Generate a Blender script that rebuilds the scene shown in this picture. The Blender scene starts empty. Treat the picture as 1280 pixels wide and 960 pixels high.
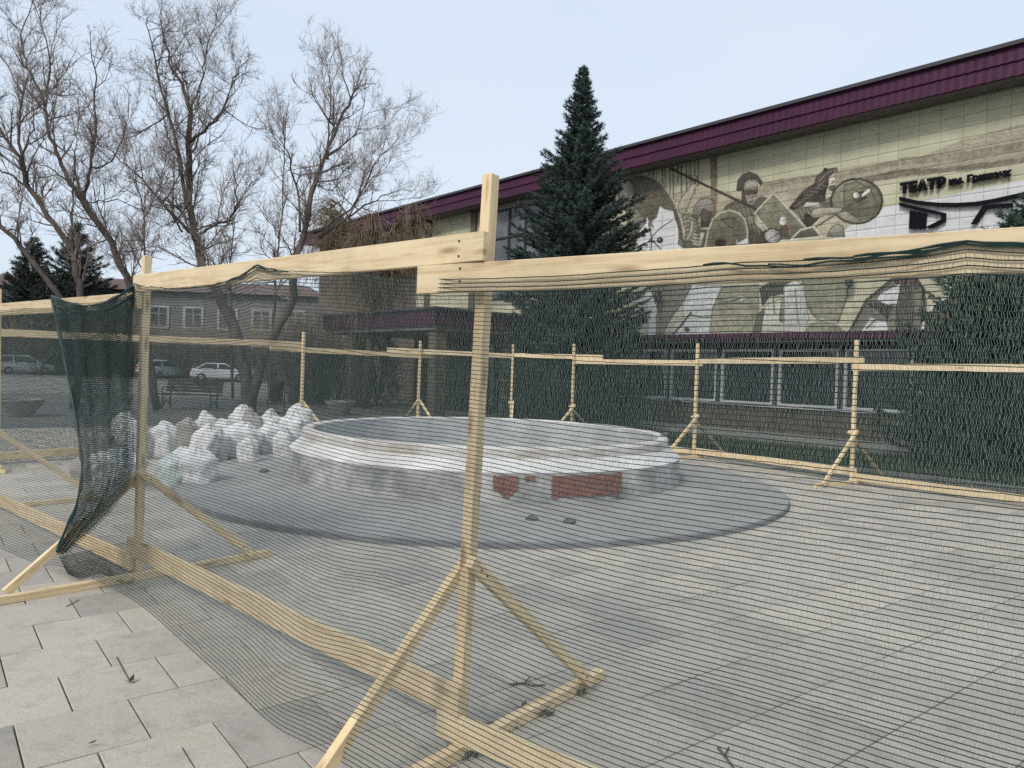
import bpy, bmesh, math, random
import numpy as np
from mathutils import Vector, Matrix, noise

random.seed(7)
rng = np.random.default_rng(7)
scn = bpy.context.scene
col = scn.collection

# ------------------------------------------------------------------ camera
F, ROLL, YH, CH = 930.0, math.radians(1.8), 463.0, 1.55
_p = math.atan((480 - YH) * math.cos(ROLL) / F)
_fw = np.array([0, math.cos(_p), -math.sin(_p)])
_u0 = np.array([0, math.sin(_p), math.cos(_p)])
_r0 = np.array([1.0, 0, 0])
_rt = _r0 * math.cos(ROLL) + _u0 * math.sin(ROLL)
_up = -_r0 * math.sin(ROLL) + _u0 * math.cos(ROLL)
CO = np.array([0, 0, CH])
cam = bpy.data.objects.new('camera', bpy.data.cameras.new('camera'))
col.objects.link(cam)
cam.data.sensor_width = 36.0
cam.data.lens = 36.0 * F / 1280.0
cam.data.clip_start = 0.05
cam.data.clip_end = 3000
m = Matrix.Identity(4)
for i in range(3):
    m[i][0], m[i][1], m[i][2] = _rt[i], _up[i], -_fw[i]
m[2][3] = CH
cam.matrix_world = m
scn.camera = cam

# ------------------------------------------------------------------ sky, sun, exposure
world = bpy.data.worlds.new('World')
scn.world = world
world.use_nodes = True
wn = world.node_tree.nodes; wl = world.node_tree.links
wn.clear()
sky = wn.new('ShaderNodeTexSky'); sky.sky_type = 'NISHITA'; sky.sun_disc = False
SUN_EL, SUN_AZ = math.radians(42), math.radians(-150)
sky.sun_elevation = SUN_EL; sky.sun_rotation = SUN_AZ
sky.air_density = 1.0; sky.dust_density = 4.0; sky.ozone_density = 1.0
b1 = wn.new('ShaderNodeBackground'); b1.inputs['Strength'].default_value = 0.10
b2 = wn.new('ShaderNodeBackground'); b2.inputs['Color'].default_value = (0.635, 0.715, 0.815, 1); b2.inputs['Strength'].default_value = 0.90
ms = wn.new('ShaderNodeMixShader'); ms.inputs[0].default_value = 0.80   # thin overcast veil
wo = wn.new('ShaderNodeOutputWorld')
wt = wn.new('ShaderNodeTexCoord'); wm = wn.new('ShaderNodeMapping'); wm.inputs['Scale'].default_value = (1, 1, 2.5)
wz = wn.new('ShaderNodeTexNoise'); wz.inputs['Scale'].default_value = 2.2; wz.inputs['Detail'].default_value = 5.0
wr = wn.new('ShaderNodeValToRGB'); wr.color_ramp.elements[0].position = .3; wr.color_ramp.elements[1].position = .7
wr.color_ramp.elements[0].color = (0.60, 0.695, 0.815, 1); wr.color_ramp.elements[1].color = (0.66, 0.73, 0.815, 1)
wl.new(wt.outputs['Generated'], wm.inputs[0]); wl.new(wm.outputs[0], wz.inputs['Vector']); wl.new(wz.outputs['Fac'], wr.inputs[0]); wl.new(wr.outputs[0], b2.inputs['Color'])
wl.new(sky.outputs[0], b1.inputs['Color'])
wl.new(b1.outputs[0], ms.inputs[1]); wl.new(b2.outputs[0], ms.inputs[2]); wl.new(ms.outputs[0], wo.inputs[0])
sun = bpy.data.objects.new('sun', bpy.data.lights.new('sun', 'SUN'))
col.objects.link(sun)
sun.data.energy = 1.5; sun.data.angle = math.radians(14); sun.data.color = (1.0, 0.96, 0.9)
_sd = Vector((math.sin(SUN_AZ) * math.cos(SUN_EL), math.cos(SUN_AZ) * math.cos(SUN_EL), math.sin(SUN_EL)))
sun.rotation_euler = _sd.to_track_quat('Z', 'Y').to_euler()
scn.view_settings.view_transform = 'Standard'
scn.view_settings.look = 'None'
scn.view_settings.exposure = 0.53
scn.view_settings.gamma = 1.0
scn.view_settings.use_curve_mapping = False
scn.render.engine = 'CYCLES'
scn.cycles.max_bounces = 6
scn.cycles.transparent_max_bounces = 12
scn.cycles.use_denoising = False

# ------------------------------------------------------------------ pixel helpers (photo pixels 1280 x 960)
def ray(x, y):
    return _fw + _rt * (x - 640) / F - _up * (y - 480) / F
def ground(x, y, z=0.0):
    d = ray(x, y); t = (z - CH) / d[2]
    return np.array([d[0] * t, d[1] * t, z])
def at(x, y, depth):
    d = ray(x, y)
    return CO + d * (depth / d[1])
def on_plane(x, y, P, n):
    d = ray(x, y); t = ((P - CO) @ n) / (d @ n)
    return CO + d * t
def project(P):
    v = np.asarray(P, float) - CO
    dz = v @ _fw
    return 640 + F * (v @ _rt) / dz, 480 - F * (v @ _up) / dz

# ------------------------------------------------------------------ object helpers
def link(name, mesh, mat=None, parent=None, mw=None):
    o = bpy.data.objects.new(name, mesh)
    col.objects.link(o)
    if mat is not None and mesh is not None and len(mesh.materials) == 0:
        mesh.materials.append(mat)
    if parent is not None:
        o.parent = parent
    if mw is not None:
        o.matrix_basis = (PW[parent.name].inverted() @ mw) if parent is not None else mw
    return o
PW = {}
def empty(name, loc=(0, 0, 0), rz=0.0):
    o = bpy.data.objects.new(name, None)
    col.objects.link(o)
    o.empty_display_size = 0.2
    mw = Matrix.Translation(Vector(loc)) @ Matrix.Rotation(rz, 4, 'Z')
    o.matrix_basis = mw
    PW[o.name] = mw
    return o
def tag(o, label=None, cat=None, group=None, kind=None):
    if label: o['label'] = label
    if cat: o['category'] = cat
    if group: o['group'] = group
    if kind: o['kind'] = kind
    return o
def mesh_np(name, V, faces, smooth=False):
    """V (n,3) array; faces list of tuples or (m,k) array"""
    me = bpy.data.meshes.new(name)
    V = np.asarray(V, np.float32)
    if isinstance(faces, np.ndarray):
        k = faces.shape[1]; nf = faces.shape[0]
        me.vertices.add(len(V)); me.vertices.foreach_set('co', V.ravel())
        me.loops.add(nf * k); me.loops.foreach_set('vertex_index', faces.astype(np.int32).ravel())
        me.polygons.add(nf)
        me.polygons.foreach_set('loop_start', np.arange(0, nf * k, k, dtype=np.int32))
        me.update(calc_edges=True)
    else:
        me.from_pydata([tuple(v) for v in V], [], faces)
        me.update()
    if smooth:
        me.polygons.foreach_set('use_smooth', np.ones(len(me.polygons), dtype=bool))
    return me
class MB:
    def __init__(self): self.v = []; self.f = []
    def add(self, vs, fs):
        b = len(self.v); self.v += [tuple(map(float, x)) for x in vs]
        self.f += [tuple(b + i for i in f) for f in fs]
    def box(self, c, sx, sy, sz, R=None):
        vs = []
        for z in (-.5, .5):
            for x, y in ((-.5, -.5), (.5, -.5), (.5, .5), (-.5, .5)):
                q = np.array([x * sx, y * sy, z * sz])
                if R is not None: q = R @ q
                vs.append(np.asarray(c, float) + q)
        self.add(vs, [(0, 3, 2, 1), (4, 5, 6, 7), (0, 1, 5, 4), (1, 2, 6, 5), (2, 3, 7, 6), (3, 0, 4, 7)])
    def tube(self, pts, rad, n=6, cap=True):
        pts = [np.asarray(p, float) for p in pts]
        rings = []
        up = np.array([0.3, 0.2, 0.93])
        for i, p in enumerate(pts):
            a = pts[min(i + 1, len(pts) - 1)] - pts[max(i - 1, 0)]
            a = a / (np.linalg.norm(a) + 1e-9)
            x = np.cross(a, up); nx = np.linalg.norm(x)
            if nx < 1e-3: x = np.cross(a, [1, 0, 0]); nx = np.linalg.norm(x)
            x /= nx; y = np.cross(a, x)
            r = rad[i] if hasattr(rad, '__len__') else rad
            rings.append([p + r * (x * math.cos(t) + y * math.sin(t)) for t in [2 * math.pi * k / n for k in range(n)]])
        vs = [v for r in rings for v in r]
        fs = []
        for i in range(len(rings) - 1):
            for k in range(n):
                a = i * n + k; b = i * n + (k + 1) % n
                fs.append((a, b, b + n, a + n))
        if cap:
            fs.append(tuple(range(n - 1, -1, -1))); fs.append(tuple((len(rings) - 1) * n + k for k in range(n)))
        self.add(vs, fs)
    def mesh(self, name, smooth=False): return mesh_np(name, self.v, self.f, smooth)
    def build(self, name, mat, parent=None, smooth=False, mw=None):
        return link(name, self.mesh(name, smooth), mat, parent, mw)
def bevelled(me, w, seg=1):
    bm = bmesh.new(); bm.from_mesh(me)
    bmesh.ops.bevel(bm, geom=bm.edges[:], offset=w, segments=seg, affect='EDGES', profile=0.5)
    bm.to_mesh(me); bm.free()
    return me

# ------------------------------------------------------------------ materials
def srgb(r, g, b):
    f = lambda c: (c / 255 / 12.92) if c / 255 <= 0.04045 else ((c / 255 + 0.055) / 1.055) ** 2.4
    return (f(r), f(g), f(b))
def newmat(name, rough=0.7, spec=0.3):
    mt = bpy.data.materials.new(name); mt.use_nodes = True
    nt = mt.node_tree; b = nt.nodes['Principled BSDF']
    b.inputs['Roughness'].default_value = rough
    b.inputs['Specular IOR Level'].default_value = spec
    return mt, nt, b
def nd(nt, t, **kw):
    n = nt.nodes.new(t)
    for k, v in kw.items():
        if k in n.inputs.keys(): n.inputs[k].default_value = v
        else: setattr(n, k, v)
    return n
def ramp(nt, stops):
    r = nt.nodes.new('ShaderNodeValToRGB')
    while len(r.color_ramp.elements) < len(stops): r.color_ramp.elements.new(0.5)
    for e, (p, c) in zip(r.color_ramp.elements, stops):
        e.position = p; e.color = (*c, 1)
    return r
def noise_mat(name, stops, scale=4.0, rough=0.8, spec=0.2, bump=0.0, bscale=None, stretch=(1, 1, 1), detail=6, dist=0.0, coord='Object', mottle=None):
    """noise colour ramp + bump; mottle=(scale, amount) adds a second darkening noise"""
    mt, nt, b = newmat(name, rough, spec); L = nt.links
    tc = nd(nt, 'ShaderNodeTexCoord'); mp = nd(nt, 'ShaderNodeMapping'); mp.inputs['Scale'].default_value = stretch
    L.new(tc.outputs[coord], mp.inputs['Vector'])
    n = nd(nt, 'ShaderNodeTexNoise', Scale=scale, Detail=detail, Roughness=0.6, Distortion=dist)
    L.new(mp.outputs[0], n.inputs['Vector'])
    r = ramp(nt, stops); L.new(n.outputs['Fac'], r.inputs['Fac'])
    out = r.outputs['Color']
    if mottle:
        n2 = nd(nt, 'ShaderNodeTexNoise', Scale=mottle[0], Detail=8.0, Roughness=0.7)
        L.new(mp.outputs[0], n2.inputs['Vector'])
        mr = nd(nt, 'ShaderNodeMapRange'); mr.inputs['From Min'].default_value = 0.35; mr.inputs['From Max'].default_value = 0.65
        mr.inputs['To Min'].default_value = 1 - mottle[1]; mr.inputs['To Max'].default_value = 1.0 + mottle[1] * .3
        L.new(n2.outputs['Fac'], mr.inputs['Value'])
        mx = nd(nt, 'ShaderNodeMixRGB', blend_type='MULTIPLY'); mx.inputs[0].default_value = 1
        L.new(out, mx.inputs[1]); L.new(mr.outputs[0], mx.inputs[2]); out = mx.outputs[0]
    L.new(out, b.inputs['Base Color'])
    if bump:
        n3 = nd(nt, 'ShaderNodeTexNoise', Scale=bscale or scale * 6, Detail=8.0, Roughness=0.65)
        L.new(mp.outputs[0], n3.inputs['Vector'])
        bp = nd(nt, 'ShaderNodeBump', Strength=bump, Distance=0.01)
        L.new(n3.outputs['Fac'], bp.inputs['Height']); L.new(bp.outputs[0], b.inputs['Normal'])
    return mt
def flat(name, c, rough=0.6, spec=0.3, metal=0.0):
    k = [max(0, x * .85) for x in c]; h = [min(1, x * 1.12) for x in c]
    mt = noise_mat(name, [(0.3, k), (0.7, h)], scale=7.0, rough=rough, spec=spec)
    mt.node_tree.nodes['Principled BSDF'].inputs['Metallic'].default_value = metal
    return mt

def wood_mat(name, base, dark, knot):
    mt, nt, b = newmat(name, 0.62, 0.25); L = nt.links
    tc = nd(nt, 'ShaderNodeTexCoord'); oi = nd(nt, 'ShaderNodeObjectInfo')
    ad = nd(nt, 'ShaderNodeVectorMath', operation='ADD')
    ml = nd(nt, 'ShaderNodeVectorMath', operation='SCALE'); ml.inputs['Scale'].default_value = 37.0
    cmb = nd(nt, 'ShaderNodeCombineXYZ')
    L.new(oi.outputs['Random'], cmb.inputs[0]); L.new(oi.outputs['Random'], cmb.inputs[1])
    L.new(cmb.outputs[0], ml.inputs[0]); L.new(tc.outputs['Object'], ad.inputs[0]); L.new(ml.outputs[0], ad.inputs[1])
    mp = nd(nt, 'ShaderNodeMapping'); mp.inputs['Scale'].default_value = (0.8, 14, 14)
    L.new(ad.outputs[0], mp.inputs['Vector'])
    n = nd(nt, 'ShaderNodeTexNoise', Scale=3.0, Detail=6.0, Roughness=0.55, Distortion=0.6); L.new(mp.outputs[0], n.inputs['Vector'])
    r = ramp(nt, [(0.28, dark), (0.5, base), (0.75, [min(1, c * 1.1) for c in base])]); L.new(n.outputs['Fac'], r.inputs['Fac'])
    # knots
    mp2 = nd(nt, 'ShaderNodeMapping'); mp2.inputs['Scale'].default_value = (2.6, 11, 11); L.new(ad.outputs[0], mp2.inputs['Vector'])
    vo = nd(nt, 'ShaderNodeTexVoronoi', Scale=1.0); L.new(mp2.outputs[0], vo.inputs['Vector'])
    kr = ramp(nt, [(0.06, (1, 1, 1)), (0.21, (0, 0, 0))]); L.new(vo.outputs['Distance'], kr.inputs['Fac'])
    mx = nd(nt, 'ShaderNodeMixRGB'); mx.inputs[2].default_value = (*knot, 1)
    km = nd(nt, 'ShaderNodeMath', operation='MULTIPLY'); km.inputs[1].default_value = 0.7
    L.new(kr.outputs[0], km.inputs[0]); L.new(km.outputs[0], mx.inputs[0]); L.new(r.outputs[0], mx.inputs[1])
    # board to board tint, handling dirt
    tint = ramp(nt, [(0.0, (0.82, 0.80, 0.76)), (0.5, (1, .98, .95)), (1.0, (1, 0.94, 0.84))]); L.new(oi.outputs['Random'], tint.inputs['Fac'])
    m2 = nd(nt, 'ShaderNodeMixRGB', blend_type='MULTIPLY'); m2.inputs[0].default_value = 1
    L.new(mx.outputs[0], m2.inputs[1]); L.new(tint.outputs[0], m2.inputs[2])
    dn = nd(nt, 'ShaderNodeTexNoise', Scale=3.5, Detail=8.0, Roughness=0.7); L.new(ad.outputs[0], dn.inputs['Vector'])
    dr = ramp(nt, [(0.32, (0.72, 0.70, 0.66)), (0.55, (1, 1, 1))]); L.new(dn.outputs['Fac'], dr.inputs['Fac'])
    m3 = nd(nt, 'ShaderNodeMixRGB', blend_type='MULTIPLY'); m3.inputs[0].default_value = 0.7
    L.new(m2.outputs[0], m3.inputs[1]); L.new(dr.outputs[0], m3.inputs[2])
    L.new(m3.outputs[0], b.inputs['Base Color'])
    bp = nd(nt, 'ShaderNodeBump', Strength=0.25, Distance=0.004); L.new(n.outputs['Fac'], bp.inputs['Height']); L.new(bp.outputs[0], b.inputs['Normal'])
    return mt
M = {}
M['pine'] = wood_mat('pine', (0.73, 0.60, 0.40), (0.56, 0.42, 0.245), (0.26, 0.13, 0.06))
M['screw'] = flat('screw', (0.02, 0.02, 0.022), 0.4, 0.5)

def slab_mat(name, from_attr):
    mt, nt, b = newmat(name, 0.85, 0.2); L = nt.links
    tc = nd(nt, 'ShaderNodeTexCoord'); geo = nd(nt, 'ShaderNodeNewGeometry')
    if from_attr:
        a = nd(nt, 'ShaderNodeAttribute', attribute_name='tint'); rnd = a.outputs['Fac']
    else:
        a = nd(nt, 'ShaderNodeObjectInfo'); rnd = a.outputs['Random']
    tr = ramp(nt, [(0.0, (0.37, 0.345, 0.31)), (0.35, (0.42, 0.388, 0.342)), (0.7, (0.455, 0.418, 0.362)), (1.0, (0.485, 0.443, 0.378))]); L.new(rnd, tr.inputs['Fac'])
    # position shifted per slab so that every slab is cast differently
    sc = nd(nt, 'ShaderNodeMath', operation='MULTIPLY'); sc.inputs[1].default_value = 53.0; L.new(rnd, sc.inputs[0])
    cb = nd(nt, 'ShaderNodeCombineXYZ'); L.new(sc.outputs[0], cb.inputs[2])
    ad = nd(nt, 'ShaderNodeVectorMath', operation='ADD'); L.new(geo.outputs['Position'], ad.inputs[0]); L.new(cb.outputs[0], ad.inputs[1])
    n1 = nd(nt, 'ShaderNodeTexNoise', Scale=5.0, Detail=8.0, Roughness=0.65, Distortion=0.8); L.new(ad.outputs[0], n1.inputs['Vector'])
    r1 = ramp(nt, [(0.3, (0.82, 0.80, 0.78)), (0.52, (1, 1, 1)), (0.75, (1.0, 0.96, 0.88))]); L.new(n1.outputs['Fac'], r1.inputs['Fac'])
    m1 = nd(nt, 'ShaderNodeMixRGB', blend_type='MULTIPLY'); m1.inputs[0].default_value = 1
    L.new(tr.outputs[0], m1.inputs[1]); L.new(r1.outputs[0], m1.inputs[2])
    n2 = nd(nt, 'ShaderNodeTexNoise', Scale=120.0, Detail=4.0, Roughness=0.7); L.new(ad.outputs[0], n2.inputs['Vector'])
    r2 = ramp(nt, [(0.36, (0.72, 0.72, 0.72)), (0.5, (1, 1, 1)), (0.68, (1.1, 1.1, 1.08))]); L.new(n2.outputs['Fac'], r2.inputs['Fac'])
    m2 = nd(nt, 'ShaderNodeMixRGB', blend_type='MULTIPLY'); m2.inputs[0].default_value = 0.8
    L.new(m1.outputs[0], m2.inputs[1]); L.new(r2.outputs[0], m2.inputs[2])
    # dirt stains that ignore slab borders
    n4 = nd(nt, 'ShaderNodeTexNoise', Scale=0.55, Detail=7.0, Roughness=0.6); L.new(geo.outputs['Position'], n4.inputs['Vector'])
    r4 = ramp(nt, [(0.34, (0.94, 0.935, 0.925)), (0.56, (1, 1, 1))]); L.new(n4.outputs['Fac'], r4.inputs['Fac'])
    m4 = nd(nt, 'ShaderNodeMixRGB', blend_type='MULTIPLY'); m4.inputs[0].default_value = 1
    L.new(m2.outputs[0], m4.inputs[1]); L.new(r4.outputs[0], m4.inputs[2])
    L.new(m4.outputs[0], b.inputs['Base Color'])
    n3 = nd(nt, 'ShaderNodeTexNoise', Scale=9.0, Detail=9.0, Roughness=0.62, Distortion=0.5); L.new(ad.outputs[0], n3.inputs['Vector'])
    bp = nd(nt, 'ShaderNodeBump', Strength=0.55, Distance=0.012); L.new(n3.outputs['Fac'], bp.inputs['Height']); L.new(bp.outputs[0], b.inputs['Normal'])
    return mt
M['slab'] = slab_mat('slab', False)
M['slab_far'] = slab_mat('slab_far', True)
M['joint'] = noise_mat('joint_sand', [(0.3, (0.10, 0.092, 0.08)), (0.7, (0.18, 0.165, 0.14))], 9, 0.95, 0.1, coord='Object')
M['asphalt'] = noise_mat('asphalt', [(0.3, (0.12, 0.12, 0.118)), (0.7, (0.20, 0.195, 0.185))], 0.35, 0.9, 0.2, bump=0.3, bscale=60, mottle=(3, .2))
M['knit'] = noise_mat('knit_fibre', [(0.3, (0.10, 0.14, 0.125)), (0.7, (0.20, 0.24, 0.22))], 40, 0.5, 0.4)
M['net'] = noise_mat('net_green', [(0.3, (0.006, 0.022, 0.020)), (0.7, (0.014, 0.040, 0.036))], 30, 0.55, 0.35)

# ------------------------------------------------------------------ ground and paving
me = mesh_np('ground', [(-400, -200, -.04), (400, -200, -.04), (400, 700, -.04), (-400, 700, -.04)], [(0, 1, 2, 3)])
tag(link('ground', me, M['asphalt']), 'grey asphalt ground reaching out to the street', kind='structure')

TH = math.radians(38.6)
RU = np.array([math.cos(TH), math.sin(TH)]); RN = np.array([-RU[1], RU[0]])
PITCH, LEN = 0.4425, 0.436
# facade frame (theatre wall): Q + s * FD, FN points to the plaza
FA = math.radians(-49)
FD = np.array([math.cos(FA), math.sin(FA), 0.0]); FN = np.array([FD[1], -FD[0], 0.0])
Q = np.array([4.901, 24.0, 0.0])
def fpt(s, off, z): return Q + FD * s + FN * off + np.array([0, 0, z])
def fac(x, y, off=0.0):
    p = on_plane(x, y, Q + FN * off, FN)
    return float((p - Q) @ FD), float(p[2])
def foff(p): return float((np.array([p[0], p[1], 0]) - Q) @ FN), float((np.array([p[0], p[1], 0]) - Q) @ FD)
FC, FR_AP = np.array([-0.33, 10.41]), 4.0      # fountain centre, apron radius

paving = empty('paving'); tag(paving, 'beige concrete slab paving of the plaza', kind='structure')
bed = mesh_np('bed', [tuple(RU * a + RN * b) + (-.018,) for a, b in ((-6, -8), (26, -8), (26, 19), (-6, 19))], [(0, 1, 2, 3)])
link('joint_bed', bed, M['joint'], paving)
def slab_mesh(name, L, W):
    g, bv, h = .0034, .003, .05
    x0, x1, y0, y1 = g, L - g, g, W - g
    vs = []
    for z, k in ((-h, 0), (-bv, 0), (0, bv)):
        vs += [(x0 + k, y0 + k, z), (x1 - k, y0 + k, z), (x1 - k, y1 - k, z), (x0 + k, y1 - k, z)]
    fs = [(8, 9, 10, 11)]
    for a in (0, 4):
        for i in range(4):
            j = (i + 1) % 4
            fs.append((a + i, a + j, a + 4 + j, a + 4 + i))
    return vs, fs
SV, SF = slab_mesh('slab', LEN, PITCH)
slab_me = mesh_np('slab', SV, SF); slab_me.materials.append(M['slab'])
cells = []
for k in range(-17, 43):
    b0 = 2.806 + PITCH * (k - 0)
    if b0 < -7.5 or b0 > 18.5: continue
    ph = 0.553 if k % 2 == 0 else 0.327
    ph += random.uniform(-.02, .02)
    for j in range(-14, 60):
        a0 = ph + LEN * j
        if a0 < -6 or a0 > 25.5: continue
        c = RU * (a0 + LEN / 2) + RN * (b0 + PITCH / 2)
        of, s = foff(c)
        if c[1] < 0.2 or c[1] > 24 or c[0] < -13 or c[0] > 10.5: continue
        if s > -4.0 and of < 6.9: continue
        if of < 1: continue
        if math.hypot(c[0] - FC[0], c[1] - FC[1]) < FR_AP - .45: continue
        px, py = project((c[0], c[1], 0))
        vis = -40 < px < 1320 and 480 < py < 1010
        cells.append((math.hypot(c[0], c[1]) + (0 if vis else 100), a0, b0))
cells.sort()
Rz = Matrix.Rotation(TH, 4, 'Z')
def slab_mw(a0, b0):
    c = RU * a0 + RN * b0
    t = Matrix.Rotation(random.gauss(0, .0022), 4, 'X') @ Matrix.Rotation(random.gauss(0, .0022), 4, 'Y')
    return Matrix.Translation((c[0], c[1], random.gauss(0, .0012))) @ Rz @ t
for _, a0, b0 in cells[:300]:
    link('slab', slab_me, None, paving, slab_mw(a0, b0))
V = []; Fs = []; T = []
SVn = np.c_[np.array(SV), np.ones(len(SV))]
for _, a0, b0 in cells[300:]:
    w = SVn @ np.array(slab_mw(a0, b0)).T
    base = len(V) * 12
    V.append(w[:, :3]); Fs += [tuple(base + i for i in f) for f in SF]; T += [random.random()] * 12
far = mesh_np('slab_field', np.concatenate(V), np.array(Fs))
at_ = far.attributes.new('tint', 'FLOAT', 'POINT'); at_.data.foreach_set('value', np.array(T, np.float32))
tag(link('slab_field', far, M['slab_far'], paving), kind='stuff')

# ------------------------------------------------------------------ theatre
M['stucco'] = noise_mat('facade_back', [(0.3, (0.30, 0.27, 0.20)), (0.7, (0.38, 0.35, 0.27))], 2, 0.9, 0.1)
M['jointdark'] = flat('joint_mortar', (0.36, 0.34, 0.275), 0.95, 0.1)
M['purple'] = noise_mat('purple_metal', [(0.3, (0.040, 0.009, 0.028)), (0.7, (0.060, 0.013, 0.040))], 1.5, 0.55, 0.22, bump=.05, bscale=3)
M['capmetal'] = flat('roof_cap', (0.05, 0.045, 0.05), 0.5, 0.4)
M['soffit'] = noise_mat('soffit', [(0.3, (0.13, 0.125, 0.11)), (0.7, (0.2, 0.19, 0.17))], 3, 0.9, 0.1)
M['whiteframe'] = flat('white_frame', (0.62, 0.63, 0.63), 0.5, 0.4)
M['darkframe'] = flat('dark_frame', (0.035, 0.035, 0.04), 0.5, 0.4)
M['plinth'] = noise_mat('brown_plinth', [(0.3, (0.10, 0.075, 0.055)), (0.7, (0.17, 0.125, 0.09))], 3, 0.85, 0.2, bump=.3, bscale=20, mottle=(2, .3))
M['brownwall'] = noise_mat('brown_wall', [(0.3, (0.11, 0.085, 0.072)), (0.7, (0.17, 0.13, 0.11))], 1.2, 0.9, 0.1, mottle=(2, .3))
def glass_mat(name, c):
    mt, nt, b = newmat(name, 0.06, 0.6); L = nt.links
    tc = nd(nt, 'ShaderNodeTexCoord'); n = nd(nt, 'ShaderNodeTexNoise', Scale=1.3, Detail=3.0); L.new(tc.outputs['Object'], n.inputs['Vector'])
    r = ramp(nt, [(0.35, [x * .5 for x in c]), (0.7, c)]); L.new(n.outputs['Fac'], r.inputs['Fac']); L.new(r.outputs[0], b.inputs['Base Color'])
    return mt
M['glass'] = glass_mat('window_glass', (0.035, 0.045, 0.05))
M['curtain_glass'] = glass_mat('curtained_glass', (0.16, 0.17, 0.18))
mt, nt, b = newmat('mural_paint', 0.8, 0.15)
a = nd(nt, 'ShaderNodeAttribute', attribute_name='paint'); tc = nd(nt, 'ShaderNodeNewGeometry')
n = nd(nt, 'ShaderNodeTexNoise', Scale=2.5, Detail=9.0, Roughness=0.7); nt.links.new(tc.outputs['Position'], n.inputs['Vector'])
r = ramp(nt, [(0.3, (0.84, 0.83, 0.8)), (0.6, (1, 1, 1))]); nt.links.new(n.outputs['Fac'], r.inputs['Fac'])
mx = nd(nt, 'ShaderNodeMixRGB', blend_type='MULTIPLY'); mx.inputs[0].default_value = 1
nt.links.new(a.outputs['Color'], mx.inputs[1]); nt.links.new(r.outputs[0], mx.inputs[2]); nt.links.new(mx.outputs[0], b.inputs['Base Color'])
M['mural'] = mt

theatre = empty('theatre_building', tuple(Q), FA)
tag(theatre, 'long theatre with painted mural facade, rows of white framed windows and purple tiled eave', 'building')
def fpart(name, mb, mat, parent=None, smooth=False):
    """mb in world coordinates -> part of the theatre"""
    o = mb.build(name, mat, parent or theatre, smooth)
    o.matrix_basis = PW['theatre_building'].inverted() if parent is None else Matrix.Identity(4)
    return o
def fbox(mb, s0, s1, o0, o1, z0, z1):
    mb.box(fpt((s0 + s1) / 2, (o0 + o1) / 2, (z0 + z1) / 2), s1 - s0, abs(o1 - o0), z1 - z0, FRm)
FRm = np.array([[FD[0], FN[0], 0], [FD[1], FN[1], 0], [0, 0, 1]])
FRm[:, 1] *= 1
SL, SR = -24.5, 17.0
W = MB()
fbox(W, SL, SR, -16, -.013, 2.7, 8.9)          # core
fpart('wall', W, M['jointdark'])
W = MB(); fbox(W, SL + .01, SR, -16, -.35, 0, 2.69); fpart('ground_floor_core', W, M['plinth'])
W = MB(); fbox(W, SL, -14.6, -.010, .004, 2.83, 8.26); fpart('brown_end_wall', W, M['brownwall'])
# roof slab, soffit, fascia
W = MB(); fbox(W, SL - .5, SR, -16.4, .66, 8.905, 9.0); fpart('roof', W, M['capmetal'])
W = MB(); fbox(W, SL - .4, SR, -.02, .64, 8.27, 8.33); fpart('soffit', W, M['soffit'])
W = MB(); fbox(W, SL - .5, SR, .6, .80, 8.93, 9.02); fpart('roof_cap', W, M['capmetal'])
def tile_course(name, z0, z1, o0, o1):
    step = .038; ns = int((SR - SL + .5) / step); s = SL - .5 + np.arange(ns + 1) * step
    wv = 0.007 * np.cos(s / .19 * 2 * math.pi)
    zl = z0 + 0.022 * np.abs(np.sin(s / .19 * math.pi))
    rows = []
    for t in (0, .06, .5, 1):
        z = zl + (z1 - zl) * t; o = o0 + (o1 - o0) * t + wv * (1 if t < 1 else .6)
        rows.append(Q[None] + s[:, None] * FD + o[:, None] * FN + z[:, None] * np.array([0, 0, 1]))
    o = o0 - .03 + wv; rows.insert(0, Q[None] + s[:, None] * FD + o[:, None] * FN + zl[:, None] * np.array([0, 0, 1]))
    V = np.concatenate(rows); n1 = ns + 1; fs = []
    for r in range(len(rows) - 1):
        i = np.arange(ns); fs.append(np.c_[r * n1 + i, r * n1 + i + 1, (r + 1) * n1 + i + 1, (r + 1) * n1 + i])
    me = mesh_np(name, V, np.concatenate(fs), True)
    o = link(name, me, M['purple'], theatre); o.matrix_basis = PW['theatre_building'].inverted()
tile_course('metal_tile_course', 8.24, 8.59, .75, .71)
tile_course('metal_tile_course', 8.57, 8.94, .745, .69)
W = MB(); fbox(W, SL - .5, SR, .6, .66, 8.28, 8.9); fpart('fascia_board', W, M['purple'])
W = MB()
W.box(fpt(SL - .46, -7.5, 8.6), .06, 15, .66, FRm); fpart('fascia_board', W, M['purple'])

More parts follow.
